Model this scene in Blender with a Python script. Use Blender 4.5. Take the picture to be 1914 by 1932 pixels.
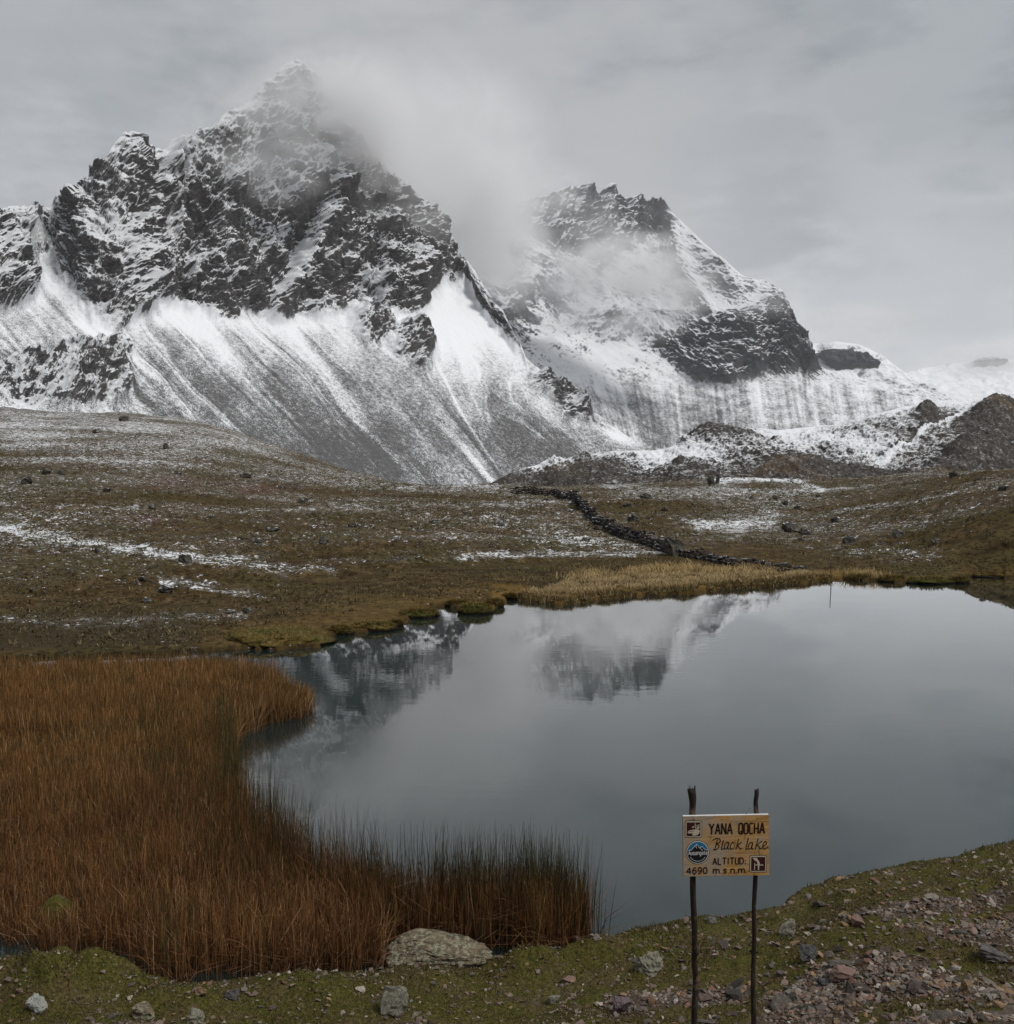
import bpy, bmesh, math, random
import numpy as np
from mathutils import Vector, Matrix

for o in list(bpy.data.objects):
    bpy.data.objects.remove(o, do_unlink=True)
SC = bpy.context.scene
COL = SC.collection
rng = np.random.RandomState(11)
random.seed(11)

# ------------------------------------------------------------------ camera
EYE = 5.0                                   # metres above the lake
FOC = 1920.0                                # focal length in units of a 1914 wide picture
PITCH = math.atan(126.0 / FOC)
cam_d = bpy.data.cameras.new('camera')
cam_d.sensor_fit = 'HORIZONTAL'
cam_d.sensor_width = 36.0
cam_d.lens = 36.0 * FOC / 1914.0
cam_d.clip_start = 0.1
cam_d.clip_end = 30000.0
cam = bpy.data.objects.new('camera', cam_d)
COL.objects.link(cam)
cam.location = (0, 0, EYE)
cam.rotation_euler = (math.pi / 2 - PITCH, 0, 0)
SC.camera = cam

# ------------------------------------------------------------------ render and exposure
SC.view_settings.view_transform = 'Standard'
SC.view_settings.look = 'None'
SC.view_settings.gamma = 1.0
SC.view_settings.use_curve_mapping = False
SC.view_settings.exposure = 0.5
SC.render.engine = 'CYCLES'
SC.cycles.max_bounces = 8
SC.cycles.diffuse_bounces = 2
SC.cycles.glossy_bounces = 2
SC.cycles.transmission_bounces = 2
SC.cycles.transparent_max_bounces = 4
SC.cycles.volume_bounces = 6
SC.cycles.use_denoising = True

# ------------------------------------------------------------------ sun
SUN_EL, SUN_AZ = math.radians(52), math.radians(118)      # azimuth clockwise from +Y
sun_d = bpy.data.lights.new('sun', 'SUN')
sun_d.energy = 1.5
sun_d.angle = math.radians(22)
sun_d.color = (1.0, 0.97, 0.93)
sun = bpy.data.objects.new('sun', sun_d)
COL.objects.link(sun)
sd_ = Vector((math.sin(SUN_AZ) * math.cos(SUN_EL), math.cos(SUN_AZ) * math.cos(SUN_EL), math.sin(SUN_EL)))
sun.rotation_euler = sd_.to_track_quat('Z', 'Y').to_euler()

# ------------------------------------------------------------------ node helpers
class NT:
    def __init__(s, tree):
        s.t = tree; s.n = tree.nodes; s.l = tree.links
    def new(s, kind, **kw):
        n = s.n.new(kind)
        for k, v in kw.items():
            setattr(n, k, v)
        return n
    def put(s, sock, v):
        if v is None: return
        if isinstance(v, bpy.types.NodeSocket): s.l.new(v, sock)
        else:
            if sock.type == 'RGBA' and not isinstance(v, (int, float)) and len(v) == 3: v = (*v, 1.0)
            sock.default_value = v
    def math(s, op, a, b=None, c=None, clamp=False):
        n = s.new('ShaderNodeMath', operation=op, use_clamp=clamp)
        s.put(n.inputs[0], a); s.put(n.inputs[1], b); s.put(n.inputs[2], c)
        return n.outputs[0]
    def vmath(s, op, a, b=None, out=0):
        n = s.new('ShaderNodeVectorMath', operation=op)
        s.put(n.inputs[0], a); s.put(n.inputs[1], b)
        return n.outputs[out]
    def mix(s, f, a, b, mode='MIX'):
        n = s.new('ShaderNodeMix', data_type='RGBA', blend_type=mode)
        s.put(n.inputs[0], f); s.put(n.inputs[6], a); s.put(n.inputs[7], b)
        return n.outputs[2]
    def noise(s, vec, scale, detail=4.0, rough=0.55, dist=0.0, lac=2.0):
        n = s.new('ShaderNodeTexNoise')
        s.put(n.inputs['Vector'], vec); n.inputs['Scale'].default_value = scale
        n.inputs['Detail'].default_value = detail; n.inputs['Roughness'].default_value = rough
        n.inputs['Distortion'].default_value = dist; n.inputs['Lacunarity'].default_value = lac
        return n.outputs[0]
    def voro(s, vec, scale, feature='F1', out=0):
        n = s.new('ShaderNodeTexVoronoi', feature=feature)
        s.put(n.inputs['Vector'], vec); n.inputs['Scale'].default_value = scale
        return n.outputs[out]
    def step(s, x, lo, hi, a=0.0, b=1.0, smooth=True):
        n = s.new('ShaderNodeMapRange', interpolation_type='SMOOTHSTEP' if smooth else 'LINEAR')
        s.put(n.inputs[0], x); s.put(n.inputs[1], lo); s.put(n.inputs[2], hi)
        s.put(n.inputs[3], a); s.put(n.inputs[4], b)
        return n.outputs[0]
    def ramp(s, f, stops):
        n = s.new('ShaderNodeValToRGB')
        cr = n.color_ramp
        while len(cr.elements) < len(stops): cr.elements.new(0.5)
        for e, (p, c) in zip(cr.elements, stops):
            e.position = p; e.color = (*c, 1.0)
        s.put(n.inputs[0], f)
        return n.outputs[0]
    def attr(s, name, out='Fac'):
        return s.new('ShaderNodeAttribute', attribute_name=name).outputs[out]
    def mapping(s, vec, scale=(1, 1, 1), rot=(0, 0, 0), loc=(0, 0, 0)):
        n = s.new('ShaderNodeMapping')
        s.put(n.inputs[0], vec); n.inputs[1].default_value = loc
        n.inputs[2].default_value = rot; n.inputs[3].default_value = scale
        return n.outputs[0]
    def bump(s, h, strength=0.5, dist=0.1):
        n = s.new('ShaderNodeBump')
        n.inputs['Strength'].default_value = strength; n.inputs['Distance'].default_value = dist
        s.put(n.inputs['Height'], h)
        return n.outputs[0]

def material(name):
    m = bpy.data.materials.new(name); m.use_nodes = True
    nt = NT(m.node_tree)
    b = nt.n.get('Principled BSDF')
    b.inputs['Specular IOR Level'].default_value = 0.3
    b.inputs['Roughness'].default_value = 0.85
    return m, nt, b
def coords(nt, kind='Object'):
    return nt.new('ShaderNodeTexCoord').outputs[kind]
def position(nt):
    return nt.new('ShaderNodeNewGeometry').outputs['Position']

# ------------------------------------------------------------------ picture <-> place
CP, SP = math.cos(PITCH), math.sin(PITCH)
def ray(u, v):
    """slopes X/Y and (Z-EYE)/Y of the line of sight at picture point (u, v) of the 1914 x 1932 photograph"""
    xc = (np.asarray(u, float) - 957.0) / FOC
    yc = (966.0 - np.asarray(v, float)) / FOC
    dy = CP + yc * SP
    return xc / dy, (-SP + yc * CP) / dy
def unproject(x, y, z):
    dz = z - EYE
    d = np.maximum(y * CP - dz * SP, 1e-3)
    return 957.0 + FOC * x / d, 966.0 - FOC * (y * SP + dz * CP) / d
def on_plane(u, v, z=0.0):
    a, b = ray(u, v)
    Y = (z - EYE) / b
    return a * Y, Y

# ------------------------------------------------------------------ world: overcast sky with soft cloud
world = bpy.data.worlds.new('World'); SC.world = world; world.use_nodes = True
wt = NT(world.node_tree); wt.n.clear()
sky = wt.new('ShaderNodeTexSky', sky_type='NISHITA', sun_disc=False, sun_elevation=SUN_EL, sun_rotation=SUN_AZ, altitude=4690.0)
gen = coords(wt, 'Generated')
cv = wt.mapping(gen, scale=(1.0, 1.0, 2.1))
n1 = wt.noise(cv, 2.9, 8.0, 0.56, 0.0)
n2 = wt.noise(wt.mapping(gen, scale=(1, 1, 2.6), loc=(3.1, 1.7, 0.4)), 6.5, 6.0, 0.58, 0.0)
nn = wt.math('ADD', wt.math('MULTIPLY', n1, 0.74), wt.math('MULTIPLY', n2, 0.26))
cloud = wt.ramp(nn, [(0.42, (2.0, 2.17, 2.35)), (0.5, (2.95, 3.08, 3.24)), (0.58, (4.3, 4.4, 4.54))])
sepz = wt.new('ShaderNodeSeparateXYZ'); wt.put(sepz.inputs[0], gen)
low = wt.step(sepz.outputs[2], 0.02, 0.26, 1.0, 0.0)
cloud = wt.mix(wt.math('MULTIPLY', low, 0.72), cloud, (5.6, 5.6, 5.72))
def sky_dir(u, v):
    a, b = ray(u, v)
    return Vector((float(a), 1.0, float(b))).normalized()
for (u, v, rad, col, amt) in [
        (1400, 490, 0.18, (5.9, 5.95, 6.05), 0.85), (1700, 640, 0.20, (5.3, 5.3, 5.4), 0.7),
        (1240, 290, 0.15, (2.4, 2.5, 2.62), 0.7), (1660, 330, 0.20, (2.8, 2.94, 3.05), 0.6),
        (1800, 20, 0.11, (1.35, 1.65, 1.95), 0.9), (1560, 60, .16, (2.5, 2.66, 2.85), 0.6), (20, 60, .2, (2.3, 2.48, 2.66), .5), (60, 330, 0.17, (3.7, 3.78, 3.9), 0.55),
        (300, 30, 0.32, (2.4, 2.58, 2.76), 0.4), (80, 560, 0.14, (4.3, 4.4, 4.55), 0.6), (560, 40, 0.12, (2.9, 3.05, 3.15), 0.5), (1750, 150, 0.10, (4.2, 4.3, 4.4), 0.4),
        (860, 330, 0.25, (3.7, 3.72, 3.8), 0.8), (1180, 60, 0.2, (3.3, 3.38, 3.5), 0.4)]:
    d = sky_dir(u, v)
    dot = wt.vmath('DOT_PRODUCT', gen, tuple(d), out=1)
    wob = wt.math('MULTIPLY_ADD', wt.math('SUBTRACT', n2, 0.5), 0.06 * rad / 0.15, dot)
    f = wt.step(wob, math.cos(rad * 1.25), math.cos(rad * 0.15))
    cloud = wt.mix(wt.math('MULTIPLY', f, amt), cloud, col)
skyc = wt.mix(0.96, sky.outputs[0], cloud)
bg = wt.new('ShaderNodeBackground'); wt.put(bg.inputs[0], skyc); bg.inputs[1].default_value = 0.1
out = wt.new('ShaderNodeOutputWorld'); wt.l.new(bg.outputs[0], out.inputs[0])

# ------------------------------------------------------------------ numpy noise and mesh helpers
_perm = np.random.RandomState(5).permutation(256).astype(np.int32)
_perm = np.concatenate([_perm, _perm, _perm])
_g = np.random.RandomState(6).normal(size=(256, 3)).astype(np.float32)
_g /= np.linalg.norm(_g, axis=1)[:, None]
def perlin(x, y, z=0.0):
    x = np.asarray(x, np.float32); shp = np.broadcast(x, y, z).shape
    x = np.broadcast_to(x, shp).ravel(); y = np.broadcast_to(np.asarray(y, np.float32), shp).ravel(); z = np.broadcast_to(np.asarray(z, np.float32), shp).ravel()
    fx = np.floor(x); fy = np.floor(y); fz = np.floor(z)
    ix = fx.astype(np.int32) & 255; iy = fy.astype(np.int32) & 255; iz = fz.astype(np.int32) & 255
    x = x - fx; y = y - fy; z = z - fz
    u = x * x * x * (x * (x * 6 - 15) + 10); v = y * y * y * (y * (y * 6 - 15) + 10); w = z * z * z * (z * (z * 6 - 15) + 10)
    r = []
    for dx in (0, 1):
        a = _perm[ix + dx]
        for dy in (0, 1):
            b = _perm[a + iy + dy]
            for dz in (0, 1):
                g = _g[_perm[b + iz + dz]]
                r.append(g[:, 0] * (x - dx) + g[:, 1] * (y - dy) + g[:, 2] * (z - dz))
    x00 = r[0] + w * (r[1] - r[0]); x01 = r[2] + w * (r[3] - r[2])
    x10 = r[4] + w * (r[5] - r[4]); x11 = r[6] + w * (r[7] - r[6])
    y0 = x00 + v * (x01 - x00); y1 = x10 + v * (x11 - x10)
    return (1.5 * (y0 + u * (y1 - y0))).reshape(shp)
def fbm(x, y, z=0.0, octv=4, gain=0.5):
    s = 0; a = 1.0; f = 1.0
    for i in range(octv):
        s = s + a * perlin(x * f + 17.3 * i, y * f + 5.1 * i, z * f + 9.7 * i); a *= gain; f *= 2.03
    return s
def ridged(x, y, z=0.0, octv=4, gain=0.5):
    s = 0; a = 1.0; f = 1.0
    for i in range(octv):
        s = s + a * (1 - 2 * np.abs(perlin(x * f + 13.1 * i, y * f + 7.7 * i, z * f + 3.3 * i))); a *= gain; f *= 2.05
    return s
def sstep(x, a, b):
    t = np.clip((x - a) / (b - a), 0, 1)
    return t * t * (3 - 2 * t)
def curve(pts):
    p = np.array(pts, float)
    return lambda u: np.interp(u, p[:, 0], p[:, 1])
def inside(u, v, poly):
    p = np.array(poly, float); r = np.zeros(np.shape(u), bool)
    for (x0, y0), (x1, y1) in zip(p, np.roll(p, -1, 0)):
        if y0 == y1: continue
        c = (y0 > v) != (y1 > v)
        r ^= c & (u < (x1 - x0) * (v - y0) / (y1 - y0) + x0)
    return r
def seg_dist(x, y, pts, closed=False):
    p = np.array(pts, float); q = np.roll(p, -1, 0) if closed else p[1:]
    d = np.full(np.shape(x), 1e9)
    for a, b in zip(p[:len(q)], q):
        ab = b - a; L = max(float(ab @ ab), 1e-9)
        t = np.clip(((x - a[0]) * ab[0] + (y - a[1]) * ab[1]) / L, 0, 1)
        d = np.minimum(d, np.hypot(x - a[0] - t * ab[0], y - a[1] - t * ab[1]))
    return d
def blur(a, k, axis):
    k = int(k)
    if k < 1: return a
    pad = [(0, 0)] * a.ndim; pad[axis] = (k, k)
    c = np.cumsum(np.pad(a, pad, mode='edge'), axis=axis, dtype=np.float64)
    c = np.concatenate([np.zeros_like(np.take(c, [0], axis)), c], axis)
    n = a.shape[axis]
    return (np.take(c, np.arange(2 * k + 1, 2 * k + 1 + n), axis) - np.take(c, np.arange(0, n), axis)) / (2 * k + 1)
def blur2(a, k):
    return blur(blur(blur(blur(a, k, 0), k, 1), k, 0), k, 1)

def raw_mesh(name, co, faces, smooth=True, mat=None, attrs=None, cols=None):
    """co (n,3), faces a (m,3) or (m,4) integer array"""
    me = bpy.data.meshes.new(name)
    n, (m, k) = len(co), faces.shape
    me.vertices.add(n); me.vertices.foreach_set('co', np.ascontiguousarray(co, np.float32).ravel())
    me.loops.add(m * k); me.loops.foreach_set('vertex_index', np.ascontiguousarray(faces, np.int32).ravel())
    me.polygons.add(m); me.polygons.foreach_set('loop_start', np.arange(0, m * k, k, dtype=np.int32))
    me.polygons.foreach_set('loop_total', np.full(m, k, np.int32))
    me.polygons.foreach_set('use_smooth', np.full(m, smooth, bool))
    me.update(calc_edges=True)
    for a, val in (attrs or {}).items():
        me.attributes.new(a, 'FLOAT', 'POINT').data.foreach_set('value', np.ascontiguousarray(val, np.float32).ravel())
    for a, val in (cols or {}).items():
        v4 = np.ones((n, 4), np.float32); v4[:, :3] = val
        me.attributes.new(a, 'FLOAT_COLOR', 'POINT').data.foreach_set('color', v4.ravel())
    if mat: me.materials.append(mat)
    return me
def grid_faces(nr, nc):
    i = np.arange(nr * nc).reshape(nr, nc)
    return np.stack([i[:-1, :-1], i[:-1, 1:], i[1:, 1:], i[1:, :-1]], -1).reshape(-1, 4)
def link(name, me, parent=None, label=None, cat=None, group=None, kind=None, loc=None):
    o = bpy.data.objects.new(name, me); COL.objects.link(o)
    if parent: o.parent = parent
    if label: o['label'] = label
    if cat: o['category'] = cat
    if group: o['group'] = group
    if kind: o['kind'] = kind
    if loc is not None: o.location = loc
    return o
def normals(P):
    du = np.gradient(P, axis=1); dv = np.gradient(P, axis=0)
    n = np.cross(du, dv)
    n /= np.maximum(np.linalg.norm(n, axis=-1, keepdims=True), 1e-9)
    return n

# ------------------------------------------------------------------ materials of the setting
def mat_alpine(name, rock_dark, rock_mid, rock_warm, fine=0.5, dip=0.5, soft=0.10, amp=0.55, scree=((0.05, 0.05, 0.052), (0.15, 0.15, 0.15))):
    """snow lying over rock or scree: attribute 'snow' is the cover, broken up by fine grain"""
    m, nt, b = material(name)
    p = position(nt)
    st = nt.mapping(p, scale=(0.45, 0.45, 1.0), rot=(0, dip, 0))
    g1 = nt.noise(st, fine, 5.0, 0.62)
    g2 = nt.noise(p, fine * 2.2, 3.0, 0.6)
    g3 = nt.noise(st, fine * 0.22, 4.0, 0.6)
    g = nt.math('ADD', nt.math('MULTIPLY', g1, 0.5), nt.math('MULTIPLY', g2, 0.5))
    iso = nt.math('ADD', nt.math('MULTIPLY', nt.noise(p, fine * 2.6, 3.0, 0.75), 0.7), nt.math('MULTIPLY', nt.noise(p, fine * 0.5, 4.0, 0.7), 0.3))
    crag = nt.attr('crag')
    g = nt.math('ADD', nt.math('MULTIPLY', g, crag), nt.math('MULTIPLY', iso, nt.math('SUBTRACT', 1.0, crag)))
    rough = nt.attr('speckle')
    g = nt.math('MULTIPLY', nt.math('SUBTRACT', g, 0.5), nt.math('MULTIPLY', rough, amp * 4.5))
    c = nt.math('ADD', nt.attr('snow'), g)
    wd = nt.math('MULTIPLY_ADD', crag, -0.09, soft + 0.17)
    mask = nt.step(c, nt.math('SUBTRACT', 0.5, wd), nt.math('ADD', 0.5, wd))
    warm = nt.step(g3, 0.52, 0.70)
    mask = nt.math('MULTIPLY', mask, nt.math('MULTIPLY_ADD', crag, -0.22, 1.0))
    rock = nt.mix(nt.step(g1, 0.3, 0.7), rock_dark, rock_mid)
    rock = nt.mix(crag, nt.mix(nt.step(iso, 0.35, 0.65), scree[0], scree[1]), rock)
    rock = nt.mix(nt.math('MULTIPLY', warm, nt.attr('warm')), rock, rock_warm)
    col = nt.mix(mask, rock, (0.86, 0.875, 0.90))
    nt.put(b.inputs['Base Color'], col)
    nt.put(b.inputs['Normal'], nt.bump(nt.math('ADD', g1, nt.math('MULTIPLY', mask, 0.2)), 0.6, 0.9))
    b.inputs['Roughness'].default_value = 0.9
    b.inputs['Specular IOR Level'].default_value = 0.1
    return m
M_MOUNT = mat_alpine('snowy_rock', (0.030, 0.029, 0.031), (0.115, 0.110, 0.108), (0.10, 0.078, 0.062), 0.45, 0.5)
M_MOUNT2 = mat_alpine('snowy_rock_far', (0.030, 0.031, 0.037), (0.085, 0.085, 0.092), (0.10, 0.09, 0.085), 0.26, 0.62)
M_MORAINE = mat_alpine('snowy_moraine', (0.030, 0.027, 0.026), (0.095, 0.082, 0.074), (0.13, 0.088, 0.048), 0.8, 0.05, scree=((0.028, 0.025, 0.023), (0.105, 0.092, 0.080)))

def mat_ground():
    m, nt, b = material('turf_and_gravel')
    p = position(nt)
    big = nt.noise(p, 0.16, 4.0, 0.6)
    mid = nt.noise(p, 1.1, 5.0, 0.65)
    fin = nt.noise(p, 5.5, 4.0, 0.65)
    tiny = nt.noise(p, 34.0, 4.0, 0.7)
    far = nt.attr('far')                                      # 1 on the distant grassland
    grass = nt.ramp(mid, [(0.30, (0.034, 0.023, 0.011)), (0.44, (0.080, 0.056, 0.025)), (0.54, (0.108, 0.080, 0.038)), (0.70, (0.185, 0.140, 0.078))])
    olive = nt.ramp(fin, [(0.32, (0.026, 0.025, 0.009)), (0.5, (0.066, 0.066, 0.020)), (0.7, (0.115, 0.110, 0.038))])
    grass = nt.mix(nt.math('MULTIPLY', nt.step(big, 0.44, 0.66), .7), grass, olive)
    grass = nt.mix(nt.math('MULTIPLY', nt.step(fin, 0.53, 0.38), .85), grass, (0.020, 0.013, 0.008))
    grass = nt.mix(nt.attr('red'), grass, nt.ramp(fin, [(0.3, (0.06, 0.030, 0.022)), (0.7, (0.13, 0.066, 0.048))]))
    grass = nt.mix(nt.attr('gold'), grass, nt.ramp(fin, [(0.3, (0.10, 0.065, 0.018)), (0.7, (0.27, 0.185, 0.062))]))
    grass = nt.mix(nt.attr('mud'), grass, nt.ramp(fin, [(0.3, (0.034, 0.028, 0.016)), (0.7, (0.078, 0.066, 0.040))]))
    grass = nt.mix(nt.math('MULTIPLY', nt.attr('riser'), .8), grass, (0.030, 0.020, 0.012))
    # near bank: moss, thin turf, gravelly earth
    moss = nt.ramp(tiny, [(0.28, (0.018, 0.022, 0.005)), (0.48, (0.060, 0.056, 0.012)), (0.66, (0.110, 0.098, 0.026)), (0.8, (0.17, 0.14, 0.055))])
    mossb = nt.ramp(tiny, [(0.28, (0.028, 0.022, 0.009)), (0.5, (0.078, 0.060, 0.022)), (0.72, (0.15, 0.115, 0.050))])
    moss = nt.mix(nt.step(nt.noise(p, 3.0, 4.0, 0.6), 0.45, 0.62), moss, mossb)
    earth = nt.ramp(nt.noise(p, 55.0, 3.0, 0.7), [(0.3, (0.022, 0.017, 0.013)), (0.5, (0.066, 0.047, 0.031)), (0.68, (0.15, 0.112, 0.078))])
    near = nt.mix(nt.step(nt.math('ADD', nt.math('ADD', nt.attr('gravel'), nt.step(nt.noise(p, 0.9, 4.0, 0.6), .52, .68, 0, .45)), nt.math('MULTIPLY', nt.math('SUBTRACT', nt.noise(p, 7.0, 5.0, 0.65), 0.5), 1.9)), 0.35, 0.65), moss, earth)
    grass = nt.mix(1.0, grass, (0.80, 0.715, 0.56), 'MULTIPLY')
    col = nt.mix(far, near, grass)
    # snow dusting
    sn = nt.math('MULTIPLY', nt.math('SUBTRACT', nt.math('ADD', nt.math('MULTIPLY', nt.noise(p, 7.5, 4.0, 0.7), 0.55), nt.math('MULTIPLY', nt.noise(p, 1.9, 5.0, 0.72), 0.45)), 0.5), 5.4)
    mask = nt.step(nt.math('ADD', nt.attr('snow'), sn), 0.46, 0.66)
    mask = nt.math('MULTIPLY', mask, nt.math('MULTIPLY', far, 0.92))
    col = nt.mix(mask, col, (0.80, 0.82, 0.84))
    frost = nt.math('MULTIPLY', nt.math('MULTIPLY', nt.step(nt.noise(p, 3.5, 5.0, 0.7), .42, .62), nt.step(nt.attr('snow'), -.15, .35)), nt.math('MULTIPLY', far, .15))
    col = nt.mix(frost, col, (.62, .63, .62))
    wet = nt.attr('wet')
    col = nt.mix(nt.math('MULTIPLY', wet, 0.75), col, (0.010, 0.008, 0.005))
    nt.put(b.inputs['Base Color'], col)
    hb = nt.math('ADD', nt.math('MULTIPLY', tiny, 0.4), fin)
    nt.put(b.inputs['Normal'], nt.bump(hb, 0.9, 0.05))
    b.inputs['Roughness'].default_value = 0.95
    b.inputs['Specular IOR Level'].default_value = 0.12
    return m
M_GROUND = mat_ground()

def mat_lake():
    m, nt, b = material('lake_water')
    p = position(nt)
    r1 = nt.noise(nt.mapping(p, scale=(0.8, 1.6, 1)), 2.2, 3.0, 0.5)
    r2 = nt.noise(nt.mapping(p, scale=(0.7, 2.2, 1)), 9.0, 2.0, 0.5)
    calm = nt.step(nt.noise(nt.mapping(p, scale=(0.3, 1.0, 1)), 0.32, 3.0, 0.5), 0.40, 0.68, 0.2, 1.5)
    h = nt.math('MULTIPLY', nt.math('ADD', r1, nt.math('MULTIPLY', r2, 0.25)), calm)
    nm = nt.bump(h, 0.013, 0.06)
    fr = nt.new('ShaderNodeFresnel'); fr.inputs[0].default_value = 1.33; nt.put(fr.inputs['Normal'], nm)
    body = nt.new('ShaderNodeBsdfDiffuse')
    nt.put(body.inputs[0], nt.mix(nt.step(nt.noise(p, 0.25, 3, 0.5), 0.4, 0.7), (0.010, 0.022, 0.022), (0.015, 0.026, 0.024)))
    gl = nt.new('ShaderNodeBsdfGlossy'); gl.inputs['Roughness'].default_value = 0.012; gl.inputs['Color'].default_value = (1, 1, 1, 1); nt.put(gl.inputs['Normal'], nm)
    mx = nt.new('ShaderNodeMixShader'); nt.put(mx.inputs[0], nt.math('MULTIPLY', fr.outputs[0], 1.8, clamp=True))
    nt.l.new(body.outputs[0], mx.inputs[1]); nt.l.new(gl.outputs[0], mx.inputs[2])
    nt.n.remove(b); nt.l.new(mx.outputs[0], nt.n.get('Material Output').inputs['Surface'])
    return m
M_LAKE = mat_lake()

def mat_blades(name, rough=0.8, gain=1.0):
    m, nt, b = material(name)
    nt.put(b.inputs['Base Color'], nt.attr('tint', 'Color'))
    b.inputs['Roughness'].default_value = rough
    b.inputs['Specular IOR Level'].default_value = 0.15
    return m
M_REED = mat_blades('dry_reed')
M_GRASS = mat_blades('short_grass')

def mat_mist(name, density, seed, aniso=0.0, nscale=1.6, sharp=(0.38, 0.66), flat=1.0):
    m = bpy.data.materials.new(name); m.use_nodes = True
    nt = NT(m.node_tree); nt.n.clear()
    o = coords(nt, 'Object')
    r = nt.vmath('LENGTH', o, out=1)
    fall = nt.step(r, 0.25, 0.97, 1.0, 0.0)
    q = nt.mapping(o, loc=(seed * 3.7, seed * 1.3, seed * 2.1), scale=(1, 1, flat))
    n = nt.noise(q, nscale, 6.0, 0.58, 0.6)
    d = nt.math('MULTIPLY', nt.math('MULTIPLY', nt.step(n, sharp[0], sharp[1]), fall), density)
    v = nt.new('ShaderNodeVolumePrincipled')
    v.inputs['Color'].default_value = (0.985, 0.985, 0.99, 1)
    v.inputs['Anisotropy'].default_value = aniso
    nt.put(v.inputs['Density'], d)
    ou = nt.new('ShaderNodeOutputMaterial'); nt.l.new(v.outputs[0], ou.inputs['Volume'])
    return m

# ------------------------------------------------------------------ ground: lake shore, near bank, grassland
def mirror_pts(pts, z=0.0):
    r = []
    for u, v in pts:
        x, y = on_plane(u, v, z); r.append((float(x), float(y)))
    return r
NEAR_SHORE = [(-400, 1790), (-200, 1800), (0, 1835), (110, 1868), (150, 1884), (250, 1878), (330, 1872), (420, 1868), (500, 1856), (600, 1858), (640, 1852), (720, 1842),
              (790, 1832), (860, 1838), (900, 1842), (945, 1826), (1000, 1818), (1060, 1822), (1085, 1806), (1110, 1796), (1150, 1790), (1200, 1772), (1260, 1762), (1300, 1748),
              (1345, 1742), (1420, 1738), (1468, 1726), (1490, 1708), (1530, 1697), (1548, 1692), (1545, 1674), (1600, 1668), (1650, 1656), (1720, 1642), (1790, 1632), (1840, 1616), (1914, 1594), (2050, 1545), (2300, 1480), (2700, 1400)]
FAR_SHORE = [(2700, 1120), (2200, 1098), (2000, 1092), (1914, 1090), (1830, 1088), (1800, 1094), (1720, 1100), (1640, 1096), (1590, 1093), (1480, 1103), (1390, 1110), (1295, 1119), (1200, 1124), (1130, 1131), (1062, 1142), (1000, 1136),
             (962, 1128), (940, 1142), (900, 1158), (866, 1150), (850, 1142), (805, 1148), (770, 1166), (745, 1180), (720, 1190), (660, 1194), (625, 1202), (608, 1218), (560, 1226), (480, 1226), (400, 1228), (300, 1236), (150, 1242), (0, 1246), (-300, 1258), (-800, 1300), (-900, 1600), (-600, 1730)]
LAKE = mirror_pts(NEAR_SHORE) + mirror_pts(FAR_SHORE)
LAKE_A = np.array(LAKE)

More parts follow.
